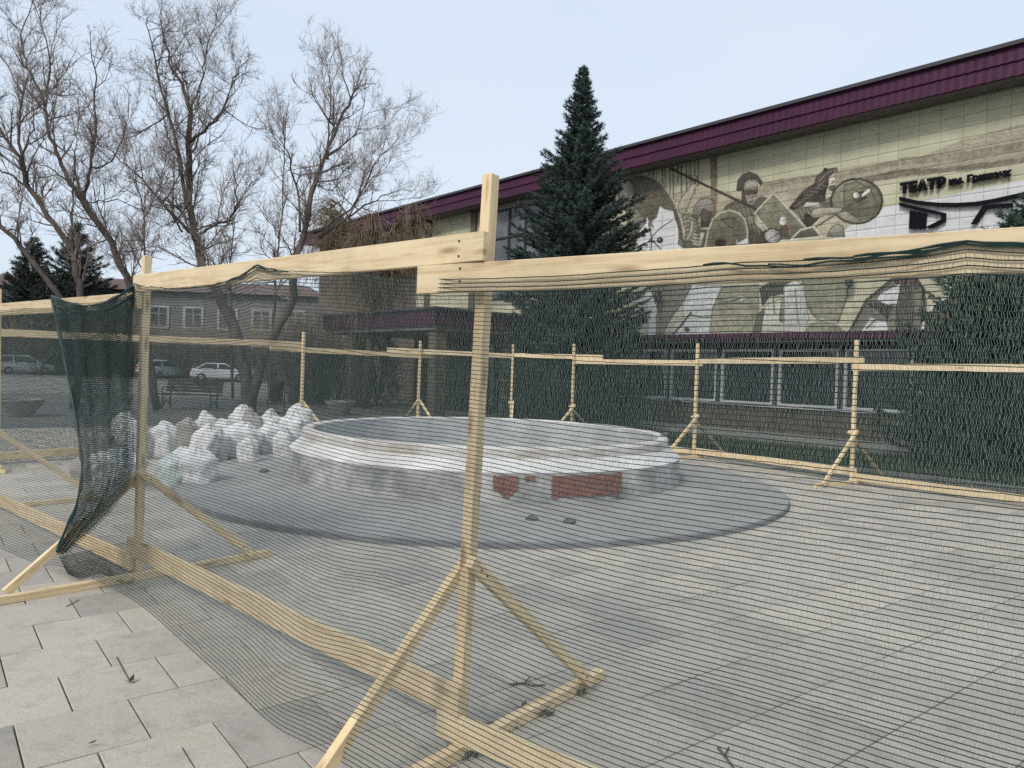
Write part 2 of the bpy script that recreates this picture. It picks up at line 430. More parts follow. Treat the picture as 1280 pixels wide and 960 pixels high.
# --- mural painted on the panels: paint colours are laid out in the plane of the wall
_A = lambda x, y: (760 + x / 6.4, 180 + y / 6.4)
_B = lambda x, y: (930 + x / 6.4, 180 + y / 6.4)
_C = lambda x, y: (790 + x / 6.4, 320 + y / 6.4)
_D = lambda x, y: (980 + x / 4.267, 310 + y / 4.267)
_I = lambda x, y: (x, y)
SH = []     # (kind, polygon on wall, colour, colour2, outline colour, outline width m)
def shp(tr, pts, c, c2=None, edge=None, ew=.035, ax=1):
    if edge is None and tr is not _I and max(c) < 215: edge, ew = tuple(v * .55 for v in c), .02
    SH.append(('poly', np.array([fac(*tr(*p)) for p in pts]), srgb(*c), srgb(*c2) if c2 else None, srgb(*edge) if edge else None, ew, ax))
def ell(tr, cx, cy, rx, ry, c, c2=None, edge=None, ew=.03, a0=0, ax=0):
    shp(tr, [(cx + rx * math.cos(t + a0), cy + ry * math.sin(t + a0)) for t in np.linspace(0, 2 * math.pi, 22, endpoint=False)], c, c2, edge, ew, ax)
def lin(tr, pts, w, c):
    SH.append(('line', np.array([fac(*tr(*p)) for p in pts]), srgb(*c), None, None, w, 0))
# sky bands and hills
shp(_I, [(930, 238), (1000, 222), (1080, 205), (1150, 196), (1200, 176), (1330, 140), (1330, 200), (1200, 214), (1100, 226), (1000, 243), (930, 258)], (176, 164, 132), (164, 150, 120))
shp(_I, [(950, 228), (1010, 219), (1060, 214), (1130, 197), (1200, 190), (1330, 168), (1330, 178), (1210, 199), (1120, 207), (1050, 222), (960, 236)], (150, 138, 110))
shp(_I, [(1080, 222), (1120, 212), (1180, 210), (1330, 190), (1330, 196), (1190, 215), (1130, 220), (1090, 228)], (128, 116, 92))
shp(_I, [(800, 262), (860, 235), (930, 240), (1010, 245), (1060, 250), (1060, 300), (800, 300)], (176, 162, 126), (186, 176, 140))
for k in range(13):
    x = 810 + k * 5.2 + random.uniform(-1.5, 1.5); hgt = random.uniform(25, 60)
    shp(_I, [(x, 205 - k), (x + random.uniform(1.2, 2.6), 205 - k), (x + 2, 205 + hgt), (x + .5, 205 + hgt)], random.choice([(122, 104, 80), (148, 130, 98), (136, 118, 92)]))
shp(_I, [(888, 196), (897, 194), (896, 285), (888, 285)], (140, 120, 92))
shp(_I, [(1090, 262), (1128, 255), (1280, 225), (1340, 222), (1340, 320), (1000, 330), (1040, 300)], (222, 224, 226), (214, 216, 216))
# A: left shield, helmet, horse
shp(_A, [(90, 320), (160, 262), (260, 245), (350, 262), (420, 310), (490, 400), (545, 500), (585, 620), (610, 760), (612, 850), (150, 850), (150, 600)], (112, 104, 82), (88, 80, 62), (176, 170, 146), .03)
ell(_A, 150, 380, 68, 92, (196, 190, 172), (96, 88, 74), (80, 72, 60))
shp(_A, [(80, 465), (205, 450), (185, 520), (100, 530)], (150, 142, 124), (110, 100, 84))
shp(_A, [(190, 470), (300, 620), (260, 700), (170, 700)], (158, 152, 132), (120, 112, 92))
for k in range(5): lin(_A, [(195 + 12 * k, 520 + 40 * k), (240 + 14 * k, 500 + 40 * k)], .02, (104, 96, 78))
shp(_A, [(215, 850), (250, 700), (300, 640), (316, 576), (345, 625), (390, 590), (415, 500), (455, 525), (520, 535), (535, 600), (556, 660), (566, 740), (625, 815), (600, 850)], (226, 226, 222), (206, 206, 202))
shp(_A, [(315, 578), (335, 655), (368, 668), (345, 622)], (128, 124, 112))
shp(_A, [(566, 740), (625, 815), (600, 830), (560, 800)], (120, 114, 100))
ell(_A, 415, 770, 24, 22, (54, 50, 44)); ell(_A, 410, 765, 6, 6, (210, 210, 205))
lin(_A, [(325, 640), (350, 745), (345, 845)], .05, (78, 74, 66)); lin(_A, [(350, 745), (420, 670), (515, 610)], .04, (92, 88, 78)); lin(_A, [(350, 768), (420, 838)], .045, (78, 74, 66))
# spear thrower
shp(_A, [(565, 545), (560, 490), (590, 430), (650, 350), (680, 315), (715, 322), (700, 350), (662, 440), (642, 500), (610, 565)], (200, 193, 166), (150, 142, 118), (96, 86, 68), .022)
ell(_A, 690, 280, 30, 30, (196, 188, 160), (140, 130, 106), (90, 80, 64), .02)
shp(_A, [(590, 570), (650, 556), (720, 610), (735, 680), (795, 690), (800, 830), (600, 830), (620, 700)], (128, 120, 98), (92, 84, 66))
for k in range(6): lin(_A, [(605, 590 + 34 * k), (650, 575 + 36 * k), (700, 640 + 30 * k)], .016, (176, 170, 146))
shp(_A, [(660, 612), (690, 622), (680, 700), (645, 780), (612, 770), (655, 690)], (192, 186, 164), (150, 142, 120), (76, 68, 54), .02)
shp(_A, [(742, 700), (776, 712), (745, 820), (706, 820)], (188, 182, 160), (150, 142, 120), (76, 68, 54), .02)
for k in range(4): lin(_A, [(680, 720 + 26 * k), (715, 728 + 26 * k)], .02, (196, 190, 168))
shp(_A, [(675, 570), (690, 500), (730, 446), (800, 430), (845, 460), (856, 525), (842, 585), (800, 545), (762, 515), (742, 560), (722, 600)], (170, 163, 144), (92, 85, 70), (66, 58, 46), .022)
shp(_A, [(742, 560), (768, 520), (800, 546), (832, 545), (822, 600), (806, 662), (742, 668)], (104, 94, 78), (66, 58, 48))
# round shield, centurion
shp(_A, [(920, 530), (950, 490), (1020, 455), (1070, 450), (1130, 500), (1220, 420), (1290, 440), (1290, 800), (1110, 800), (1110, 620), (1050, 550), (980, 525)], (104, 96, 78), (74, 66, 54))
for k in range(7): lin(_A, [(930 + 34 * k, 520 - 8 * k), (1000 + 36 * k, 600 + 20 * k)], .02, (138, 130, 106))
shp(_A, [(775, 830), (800, 700), (840, 600), (900, 550), (980, 530), (1050, 555), (1095, 605), (1115, 690), (1117, 830)], (124, 117, 90), (100, 93, 70), (188, 182, 152), .032)
shp(_A, [(900, 600), (990, 590), (1060, 640), (1040, 700), (960, 650)], (110, 102, 78)); ell(_A, 900, 790, 42, 30, (74, 44, 38))
shp(_A, [(1020, 745), (1040, 790), (1120, 745), (1125, 800), (1030, 810)], (214, 212, 206))
shp(_A, [(1115, 560), (1160, 580), (1172, 640), (1120, 650)], (164, 152, 126), (120, 110, 88))
shp(_A, [(1170, 570), (1210, 600), (1260, 690), (1240, 700), (1175, 640)], (180, 172, 146))
shp(_A, [(1028, 372), (1040, 290), (1080, 242), (1130, 225), (1190, 245), (1232, 300), (1226, 335), (1190, 292), (1132, 280), (1092, 312), (1075, 378)], (92, 86, 74), (74, 68, 58))
shp(_A, [(1070, 380), (1096, 385), (1108, 485), (1070, 452)], (84, 78, 64))
shp(_A, [(1095, 400), (1190, 388), (1186, 450), (1160, 497), (1112, 474)], (176, 166, 142), (120, 110, 90))
shp(_A, [(1085, 392), (1090, 332), (1140, 290), (1190, 310), (1197, 372)], (192, 182, 158), (124, 114, 94), (70, 62, 50), .02)
shp(_A, [(1080, 378), (1196, 366), (1196, 388), (1086, 404)], (92, 84, 68))
lin(_A, [(1112, 410), (1140, 404)], .03, (46, 40, 34)); lin(_A, [(1160, 402), (1186, 396)], .03, (46, 40, 34)); lin(_A, [(1128, 462), (1160, 458)], .03, (84, 70, 58)); lin(_A, [(1150, 404), (1154, 445)], .02, (120, 108, 86))
lin(_A, [(508, 198), (690, 288), (1180, 520)], .075, (62, 54, 47)); lin(_A, [(520, 200), (690, 282)], .02, (100, 90, 76))
# B: diamond shield, wolf-skin warrior, oval shield, helmets
shp(_B, [(360, 512), (420, 440), (480, 370), (570, 315), (640, 370), (652, 430), (640, 472), (560, 482), (470, 492), (400, 535)], (86, 76, 66), (56, 49, 43))
shp(_B, [(560, 330), (580, 260), (640, 208), (700, 195), (716, 215), (692, 250), (674, 290), (664, 345), (650, 400), (610, 390)], (92, 80, 68), (60, 52, 45))
shp(_B, [(700, 195), (745, 190), (746, 214), (716, 230)], (124, 112, 96)); ell(_B, 652, 205, 14, 12, (64, 55, 47)); lin(_B, [(600, 300), (655, 240), (700, 215)], .03, (140, 126, 106)); lin(_B, [(590, 340), (640, 300)], .03, (130, 116, 98))
for k in range(7): lin(_B, [(400 + 32 * k, 500 - 30 * k), (450 + 34 * k, 480 - 24 * k)], .022, (122, 110, 94))
shp(_B, [(676, 275), (728, 258), (740, 298), (730, 335), (705, 362), (676, 345)], (222, 212, 186), (180, 168, 140), (80, 70, 56), .016)
shp(_B, [(690, 338), (730, 330), (714, 378), (682, 366)], (104, 92, 74))
lin(_B, [(690, 262), (735, 240)], .03, (190, 184, 164)); lin(_B, [(705, 300), (725, 297)], .025, (56, 48, 40))
shp(_B, [(395, 525), (480, 480), (620, 468), (690, 425), (722, 468), (742, 502), (600, 522), (562, 592), (500, 668)], (120, 112, 90), (88, 80, 64))
for k in range(8): lin(_B, [(420 + 28 * k, 540 - 6 * k), (450 + 28 * k, 600 - 10 * k)], .02, (152, 144, 118))
shp(_B, [(465, 505), (500, 465), (600, 468), (616, 502)], (212, 206, 190), (180, 172, 150))
shp(_B, [(490, 560), (602, 592), (522, 668), (470, 625)], (66, 54, 48))
ell(_B, 902, 458, 206, 180, (150, 144, 114), (96, 90, 68), (66, 58, 46), .035)
shp(_B, [(800, 330), (900, 300), (1010, 360), (1060, 470), (1040, 560), (900, 590), (800, 520)], (134, 128, 100), (100, 94, 72))
shp(_B, [(860, 400), (950, 380), (980, 430), (900, 470)], (80, 72, 56))
ell(_B, 897, 410, 26, 24, (222, 218, 204), (160, 152, 132))
lin(_B, [(568, 668), (760, 545), (960, 405)], .06, (98, 88, 70)); lin(_B, [(575, 655), (760, 535)], .018, (150, 140, 114)); lin(_B, [(952, 408), (996, 373)], .07, (226, 222, 206))
shp(_B, [(530, 562), (560, 520), (640, 508), (760, 508), (790, 514), (762, 552), (680, 562), (600, 587), (542, 584)], (196, 187, 158), (140, 130, 104), (88, 78, 62), .018)
shp(_B, [(85, 552), (236, 390), (492, 666), (380, 770), (180, 770), (190, 690)], (142, 136, 104), (110, 104, 80), (200, 194, 164), .03)
shp(_B, [(300, 640), (350, 660), (350, 740), (290, 730)], (106, 78, 66)); ell(_B, 312, 616, 28, 34, (224, 220, 208), (150, 140, 122))
ell(_B, 230, 735, 70, 58, (190, 188, 178), (92, 88, 78), (70, 64, 54)); lin(_B, [(200, 762), (300, 700)], .03, (70, 64, 56))
shp(_B, [(375, 762), (450, 690), (552, 660), (625, 745)], (110, 103, 84), (84, 77, 62), (206, 200, 176), .03)
shp(_B, [(664, 740), (690, 680), (742, 638), (790, 660), (806, 740)], (180, 176, 158), (104, 98, 82), (76, 70, 58), .022)
# C, D: lower figures
shp(_C, [(0, 235), (640, 235), (640, 640), (0, 640)], (196, 194, 168), (186, 184, 158))
shp(_C, [(140, 235), (480, 235), (385, 400), (300, 520), (240, 640), (180, 640), (180, 520), (210, 440)], (116, 110, 94), (136, 130, 110))
shp(_C, [(105, 270), (135, 268), (192, 400), (188, 645), (128, 645), (142, 480)], (224, 226, 224))
shp(_C, [(480, 235), (722, 235), (642, 420), (642, 520), (622, 640), (320, 640), (420, 540), (400, 400)], (206, 212, 208), (190, 196, 190))
shp(_C, [(722, 255), (1012, 230), (1012, 430), (962, 640), (622, 640), (642, 430)], (146, 140, 106), (160, 156, 122))
lin(_C, [(330, 625), (400, 545), (470, 455)], .07, (80, 76, 66)); lin(_C, [(470, 470), (560, 492), (640, 490)], .05, (96, 92, 80)); ell(_C, 440, 590, 22, 14, (70, 66, 58))
shp(_C, [(700, 352), (860, 312), (945, 330), (860, 372)], (190, 184, 160)); lin(_C, [(690, 380), (860, 345)], .06, (104, 98, 76))
shp(_C, [(1060, 400), (1290, 300), (1290, 640), (1030, 640)], (204, 204, 190), (184, 184, 168))
shp(_C, [(1020, 260), (1100, 212), (1290, 192), (1290, 290), (1105, 320), (1045, 400)], (84, 78, 66), (66, 60, 52))
shp(_C, [(1000, 470), (1062, 420), (1020, 640), (962, 640)], (104, 98, 76))
lin(_C, [(1130, 330), (1140, 460)], .05, (120, 116, 98)); lin(_C, [(1200, 340), (1190, 520), (1240, 540)], .06, (128, 124, 104)); shp(_C, [(1185, 430), (1230, 430), (1225, 520), (1180, 520)], (124, 122, 104))
shp(_D, [(95, 200), (120, 130), (345, 130), (338, 260), (290, 392), (230, 430), (150, 350), (122, 300)], (138, 134, 102), (150, 146, 114), (96, 90, 70), .03)
lin(_D, [(270, 200), (262, 330)], .03, (176, 172, 140))
shp(_D, [(0, 200), (62, 170), (104, 200), (132, 380), (92, 470), (0, 470)], (202, 204, 192), (180, 180, 166)); lin(_D, [(60, 220), (75, 400)], .05, (140, 136, 118))
shp(_D, [(88, 470), (132, 402), (200, 380), (280, 400), (332, 440), (336, 470)], (146, 142, 110), None, (196, 192, 160), .03)
shp(_D, [(338, 470), (440, 280), (560, 182), (600, 146), (692, 146), (742, 220), (752, 300), (732, 470)], (104, 96, 82), (128, 122, 104), (66, 60, 50), .05)
shp(_D, [(515, 245), (622, 190), (622, 292), (545, 302), (498, 272)], (218, 220, 216)); shp(_D, [(572, 150), (690, 140), (724, 190), (600, 192)], (82, 46, 42))
shp(_D, [(625, 190), (690, 190), (680, 440), (600, 440), (600, 320)], (84, 74, 64)); shp(_D, [(690, 210), (735, 240), (735, 420), (690, 430)], (120, 116, 94))
shp(_D, [(440, 300), (500, 290), (580, 310), (550, 380), (500, 330)], (66, 58, 50)); shp(_D, [(395, 470), (460, 368), (545, 392), (565, 470)], (214, 214, 206)); lin(_D, [(440, 430), (490, 380), (560, 390)], .04, (90, 84, 72))
shp(_D, [(733, 470), (748, 380), (800, 300), (880, 256), (1000, 280), (1000, 470)], (94, 82, 66), (74, 64, 52), (220, 218, 206), .035)
shp(_D, [(884, 262), (902, 208), (940, 186), (1010, 250), (1000, 300), (905, 295)], (168, 164, 146), (124, 118, 102), (90, 84, 70), .03)
# far left wall painting: pale slope
shp(_I, [(562, 315), (575, 300), (590, 283), (592, 330), (560, 345), (540, 345)], (166, 158, 124))

def point_in(poly, X, Y):
    ins = np.zeros(X.shape, bool); n = len(poly)
    for i in range(n):
        x0, y0 = poly[i]; x1, y1 = poly[(i + 1) % n]
        if y0 == y1: continue
        c = ((y0 > Y) != (y1 > Y)) & (X < (x1 - x0) * (Y - y0) / (y1 - y0) + x0)
        ins ^= c
    return ins
def seg_dist(pts, X, Y, closed):
    d = np.full(X.shape, 1e9); n = len(pts)
    for i in range(n if closed else n - 1):
        x0, y0 = pts[i]; x1, y1 = pts[(i + 1) % n]
        dx, dy = x1 - x0, y1 - y0; L2 = dx * dx + dy * dy + 1e-12
        t = np.clip(((X - x0) * dx + (Y - y0) * dy) / L2, 0, 1)
        d = np.minimum(d, np.hypot(X - x0 - t * dx, Y - y0 - t * dy))
    return d
def mural(S, Z):
    """paint colour of the wall at s, z"""
    base = np.empty(S.shape + (3,))
    t = np.clip((Z - 4.5) / 3.7, 0, 1)[..., None]
    base[:] = np.array(srgb(196, 188, 146)) * (1 - t) + np.array(srgb(192, 190, 150)) * t
    for kind, P, c, c2, e, w, ax in SH:
        lo = P.min(0) - .1; hi = P.max(0) + .1
        k = (S > lo[0]) & (S < hi[0]) & (Z > lo[1]) & (Z < hi[1])
        if not k.any(): continue
        s, z = S[k], Z[k]; bc = base[k]
        if kind == 'line':
            d = seg_dist(P, s, z, False); a = np.clip((max(w, .028) / 2 + .008 - d) / .014, 0, 1)[:, None]
            bc = bc * (1 - a) + np.array(c) * a
        else:
            ins = point_in(P, s, z); cc = np.tile(np.array(c), (len(s), 1))
            if c2 is not None:
                t = (s - P[:, 0].min()) / (np.ptp(P[:, 0]) + 1e-6) if ax == 0 else (P[:, 1].max() - z) / (np.ptp(P[:, 1]) + 1e-6)
                if ax == 0: t = np.abs(t - .35) / .65
                t = np.clip(t, 0, 1)[:, None]; cc = cc * (1 - t) + np.array(c2) * t
            # brushwork
            br = 1 + .16 * np.sin(s * 23 + 9 * np.sin(z * 7.0)) * np.sin(z * 17 + 5 * np.sin(s * 5.0))
            cc = cc * br[:, None]
            amp = .55 if sum(c) / 3 < .30 else (.28 if sum(c) / 3 < .5 else (.10 if P[:, 1].mean() > 4.9 else .34))
            fx = np.array([noise.noise((a_ * 7, b_ * 7, 3.3)) * .6 + noise.noise((a_ * 19, b_ * 15, 7.1)) * .55 + noise.noise((a_ * 38, b_ * 34, 1.1)) * .3 for a_, b_ in zip(s, z)])
            cc = cc * np.clip(1 + amp * fx, .35, 1.8)[:, None]
            bc = np.where(ins[:, None], cc, bc)
            if e is not None:
                d = seg_dist(P, s, z, True); a = np.clip((w - d) / .015, 0, 1)[:, None]
                bc = bc * (1 - a) + np.array(e) * a
        base[k] = bc
    lum = base.mean(-1, keepdims=True); base = lum + (base - lum) * .66
    return np.clip((base - .36) * .97 + .36, .01, .66)

PW_, PH_ = 0.485, 0.2675
S0 = 7.457 - PW_ * 30; Z0 = 7.612 - PH_ * 18
tiles = []
for i in range(0, 50):
    for j in range(0, 22):
        s0 = S0 + i * PW_; z0 = Z0 + j * PH_
        z1 = min(z0 + PH_, 8.255); z0 = max(z0, 2.84)
        if z1 - z0 < .04: continue
        if s0 + PW_ > -9.0 and s0 < -2.9 and z1 > 4.4: continue       # upper glazing
        tiles.append((i, j, s0, z0, s0 + PW_, z1))
for i in range(1, 16):
    for j in range(0, 22):
        s0 = S0 - i * PW_; z0 = Z0 + j * PH_; z1 = min(z0 + PH_, 8.255); z0 = max(z0, 2.84)
        if z1 - z0 < .04 or s0 < -14.55: continue
        if s0 + PW_ > -9.0 and z1 > 4.4: continue
        tiles.append((-i, j, s0, z0, s0 + PW_, z1))
def score(t):
    cx, cz = (t[2] + t[4]) / 2, (t[3] + t[5]) / 2
    px, py = project(fpt(cx, 0, cz)); P = fpt(cx, 0, cz)
    vis = -10 < px < 1290 and py > 0 and not (px > 1120 + (560 - py) * .2 and py > 330)
    return np.linalg.norm(P - CO) + (0 if vis else 200)
tiles.sort(key=score)
def tile_mesh(t, fine):
    i, j, s0, z0, s1, z1 = t
    g = .0032; s0 += g; s1 -= g; z0 += g; z1 -= g
    st = .019 if fine else .12
    nx = max(2, int((s1 - s0) / st)); nz = max(2, int((z1 - z0) / st))
    ss = np.linspace(s0, s1, nx + 1); zz = np.linspace(z0, z1, nz + 1)
    S, Z = np.meshgrid(ss, zz)
    h = random.gauss(0, .0018); tx = random.gauss(0, .004); tz = random.gauss(0, .006)
    off = h + (S - s0) * tx + (Z - z0) * tz
    E = np.zeros_like(S); E[0] = E[-1] = -.004; E[:, 0] = E[:, -1] = -.004
    # chamfered rim: pull the border ring in
    SS = S.copy(); ZZ = Z.copy()
    SS[:, 1] = s0 + .006; SS[:, -2] = s1 - .006; ZZ[1] = z0 + .006; ZZ[-2] = z1 - .006
    O = off + E
    V = Q + SS[..., None] * FD + O[..., None] * FN; V[..., 2] = ZZ
    # return edge to the wall
    idx = np.arange((nx + 1) * (nz + 1)).reshape(nz + 1, nx + 1)
    f = np.stack([idx[:-1, :-1], idx[:-1, 1:], idx[1:, 1:], idx[1:, :-1]], -1).reshape(-1, 4)
    return V.reshape(-1, 3), f, SS.ravel(), ZZ.ravel()
built = [(t, *tile_mesh(t, t[2] > -2.5)) for t in tiles]
allS = np.concatenate([b_[3] for b_ in built]); allZ = np.concatenate([b_[4] for b_ in built])
PC = mural(allS, allZ)
ww = np.array([noise.noise((s * .9, z * 3.2, 1.7)) for s, z in zip(allS[::1], allZ[::1])]) if len(allS) < 400000 else 0
PC = PC * (1 + .10 * ww)[:, None]
def add_paint(me, c):
    a = me.attributes.new('paint', 'FLOAT_COLOR', 'POINT')
    a.data.foreach_set('color', np.c_[np.clip(c, 0, 1), np.ones(len(c))].astype(np.float32).ravel())
pos = 0; restV = []; restF = []; restC = []; nb = 0
inv_t = PW['theatre_building'].inverted()
for k, (t, V, f, S_, Z_) in enumerate(built):
    c = PC[pos:pos + len(V)] * random.uniform(.94, 1.03); pos += len(V)
    if k < 300:
        me = mesh_np('facade_panel', V, f); add_paint(me, c)
        o = link('facade_panel', me, M['mural'], theatre); o.matrix_basis = inv_t
    else:
        restV.append(V); restF.append(f + nb); nb += len(V); restC.append(c)
me = mesh_np('panel_field', np.concatenate(restV), np.concatenate(restF)); add_paint(me, np.concatenate(restC))
o = link('panel_field', me, M['mural'], theatre); o.matrix_basis = inv_t; o['kind'] = 'stuff'

# piers left of the glazing, dark window strips
for s in (-13.55, -10.2):
    W = MB(); fbox(W, s - .17, s + .17, .0, .10, 2.84, 8.25); fpart('pier', W, M['brownwall'])
# upper glazing
W = MB(); fbox(W, -8.95, -2.95, -.011, .0, 4.44, 8.05); fpart('glazing', W, M['curtain_glass'])
W = MB()
for s in np.arange(-8.9, -2.8, .99): fbox(W, s - .035, s + .035, .002, .07, 4.44, 8.05)
fpart('glazing_mullions', W, M['darkframe'])
W = MB()
for z in (4.47, 5.6, 6.9, 8.02): fbox(W, -8.95, -2.95, .003, .06, z - .035, z + .035)
fpart('glazing_transoms', W, M['darkframe'])
# ledge
W = MB(); fbox(W, -4.0, SR, -.02, .55, 2.64, 2.82); fpart('ledge', W, M['purple'])
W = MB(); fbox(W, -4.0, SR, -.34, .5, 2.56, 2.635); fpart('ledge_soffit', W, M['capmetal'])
# ground floor: plinth, windows with white frames
W = MB(); fbox(W, SL, SR, -.34, .02, 0.0, .74); fpart('plinth', W, M['plinth'])
W = MB(); fbox(W, SL, -4.0, -.34, .0, .75, 2.82); fpart('brown_lower_wall', W, M['brownwall'])
k = 0
s = .166 - 1.875 * 2
while s < 10:
    W = MB(); fbox(W, s, s + 1.722, -.20, -.17, .80, 2.39)
    p = fpart('window', W, M['glass'])
    W = MB()
    for a0, a1, z0, z1 in ((s, s + .07, .80, 2.39), (s + 1.652, s + 1.722, .80, 2.39), (s + .07, s + 1.652, .80, .86), (s + .07, s + 1.652, 2.32, 2.39)):
        fbox(W, a0, a1, -.19, -.09, z0, z1)
    fpart('frame', W, M['whiteframe'], p)
    if k % 2 == 0:
        W = MB(); fbox(W, s + .84, s + .88, -.165, -.10, .87, 2.31); fpart('mullion', W, M['darkframe'], p)
    W = MB(); fbox(W, s + 1.74, s + 1.86, -.2, -.05, .75, 2.55); fpart('window_pier', W, M['darkframe'])
    s += 1.875; k += 1
W = MB(); fbox(W, -4.0, SR, -.33, -.21, .75, 2.56); fpart('dark_backing', W, M['darkframe'])
W = MB(); fbox(W, -4.0, SR, -.06, .10, .741, .79); fpart('window_sill', W, M['whiteframe'])
# portico
W = MB(); fbox(W, -12.2, -4.55, .02, 5.85, 2.92, 3.42); fpart('portico_fascia', W, M['purple'])
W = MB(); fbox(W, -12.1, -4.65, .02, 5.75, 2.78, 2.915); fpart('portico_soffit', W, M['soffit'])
W = MB(); fbox(W, -12.3, -4.45, .02, 5.95, 3.425, 3.5); fpart('portico_cap', W, M['capmetal'])
for s, o in ((-4.95, 5.45), (-10.4, 5.45), (-4.95, 2.4), (-10.4, 2.4)):
    W = MB(); W.box(fpt(s, o, 1.39), .42, .42, 2.78, FRm)
    fpart('portico_column', W, M['plinth'])
W = MB(); fbox(W, -9.6, -5.6, .005, .05, .1, 2.6); p = fpart('entrance_glazing', W, M['glass'])
W = MB()
for s in (-9.6, -8.6, -7.6, -6.6, -5.6): fbox(W, s - .05, s + .05, .052, .12, .1, 2.6)
fpart('frame', W, M['whiteframe'], p)

# lettering and emblem, standing off the wall
M['black'] = flat('black_letter', (0.004, 0.004, 0.006), 0.6, 0.12)
def text(name, body, s, z, size, weight):
    cu = bpy.data.curves.new(name, 'FONT'); cu.body = body; cu.size = size; cu.extrude = .035; cu.offset = weight; cu.resolution_u = 3
    cu.space_character = 1.04
    o = bpy.data.objects.new(name, cu); col.objects.link(o)
    o.data.materials.append(M['black'])
    R = Matrix(((FD[0], 0, FN[0], 0), (FD[1], 0, FN[1], 0), (0, 1, 0, 0), (0, 0, 0, 1)))
    bpy.context.view_layer.update()
    me = bpy.data.meshes.new_from_object(o.evaluated_get(bpy.context.evaluated_depsgraph_get()))
    bpy.data.objects.remove(o); me.name = name
    if len(me.materials) == 0: me.materials.append(M['black'])
    o = link(name, me, None, theatre)
    o.matrix_basis = PW['theatre_building'].inverted() @ Matrix.Translation(Vector(fpt(s, .09, z))) @ R
    return o
text('lettering', 'ТЕАТР', 7.10, 6.255, .315, .018)
text('lettering', 'им. Гришечк', 8.20, 6.285, .20, .011)
_E = lambda x, y: fac(1080 + x / 6.4, 200 + y / 6.4)
def emblem(name, quads):
    W = MB()
    for q in quads:
        P = [_E(*p) for p in q]; n = len(P)
        vs = [fpt(s, .045, z) for s, z in P] + [fpt(s, .105, z) for s, z in P]
        W.add(vs, [tuple(range(n))[::-1], tuple(range(n, 2 * n))] + [(i, (i + 1) % n, n + (i + 1) % n, n + i) for i in range(n)])
    fpart(name, W, M['black'])
top = [(295, 297), (440, 330), (600, 346), (750, 348), (900, 340), (1050, 315), (1280, 265), (1500, 195)]
emblem('emblem_roof_stroke', [[p, q, (q[0], q[1] + 29), (p[0], p[1] + 31)] for p, q in zip(top[:-1], top[1:])])
emblem('emblem_lower_stroke', [[(295, 345), (480, 388), (666, 430), (640, 447), (480, 414), (295, 371)], [(666, 431), (664, 492), (628, 478), (630, 448)], [(664, 493), (560, 548), (512, 548), (508, 541), (628, 479)]])
emblem('emblem_block', [[(378, 405), (512, 432), (505, 552), (372, 554)]])
emblem('emblem_angle_stroke', [[(865, 518), (965, 365), (990, 392), (912, 515)], [(966, 364), (1200, 350), (1200, 380), (991, 391)]])
# wall lanterns
def lantern(px, py):
    s, z = fac(px, py); p = fpt(s, .3, z)
    W = MB(); W.box(p, .16, .16, .26, FRm); W.tube([p + [0, 0, .13], p + [0, 0, .22]], [.13, .02], 6); W.tube([p + [0, 0, -.13], p + [0, 0, -.2]], [.07, .02], 6)
    W.tube([p + [0, 0, .22], fpt(s, .16, z + .34), fpt(s, .01, z + .25)], .015, 6)
    fpart('wall_lantern', W, M['capmetal'])
lantern(1068, 352); lantern(830, 372)

# ------------------------------------------------------------------ planting in front of the theatre
M['lawn'] = noise_mat('lawn_soil', [(0.3, (0.035, 0.042, 0.022)), (0.7, (0.07, 0.075, 0.04))], 1.5, 0.95, 0.1, bump=.5, bscale=20)
M['grass'] = noise_mat('grass_blade', [(0.3, (0.035, 0.06, 0.02)), (0.7, (0.085, 0.10, 0.045))], 2, 0.7, 0.2)
M['kerb'] = noise_mat('kerb_concrete', [(0.3, (0.28, 0.27, 0.25)), (0.7, (0.40, 0.39, 0.36))], 4, 0.9, 0.1, mottle=(3, .25))
def sheet(name, pts, mat, label):
    o = link(name, mesh_np(name, pts, [tuple(range(len(pts)))]), mat)
    return tag(o, label, kind='structure')
sheet('walkway', [fpt(s, o, .03) for s, o in ((-4, 0), (-4, 2.7), (SR, 2.7), (SR, 0))], M['kerb'], 'pale walkway along the theatre plinth')
sheet('lawn', [fpt(s, o, .0) for s, o in ((-3.9, 2.9), (-3.9, 6.6), (SR, 6.6), (SR, 2.9))], M['lawn'], 'dark lawn strip between theatre walkway and plaza')
W = MB(); fbox(W, -4, SR, 2.75, 2.87, -.04, .10); o = W.build('kerb', M['kerb']); tag(o, 'low kerb between walkway and lawn strip', kind='structure')
W = MB(); fbox(W, -4, SR, 6.62, 6.74, -.04, .08); o = W.build('kerb', M['kerb']); tag(o, 'low kerb between lawn strip and slab paving', kind='structure')
gs = rng.uniform(-3.8, 12, 9000); go = rng.uniform(2.95, 6.55, 9000)
P = Q + gs[:, None] * FD + go[:, None] * FN; an = rng.uniform(0, 6.28, 9000); hh = rng.uniform(.05, .14, 9000)
dx = np.c_[np.cos(an), np.sin(an), np.zeros(9000)] * .012
tip = P + np.c_[rng.normal(0, .03, 9000), rng.normal(0, .03, 9000), hh]
V = np.stack([P - dx, P + dx, tip], 1).reshape(-1, 3)
o = link('grass', mesh_np('grass', V, np.arange(27000).reshape(-1, 3)), M['grass']); tag(o, 'short dull winter grass on the lawn strip', 'grass', kind='stuff')

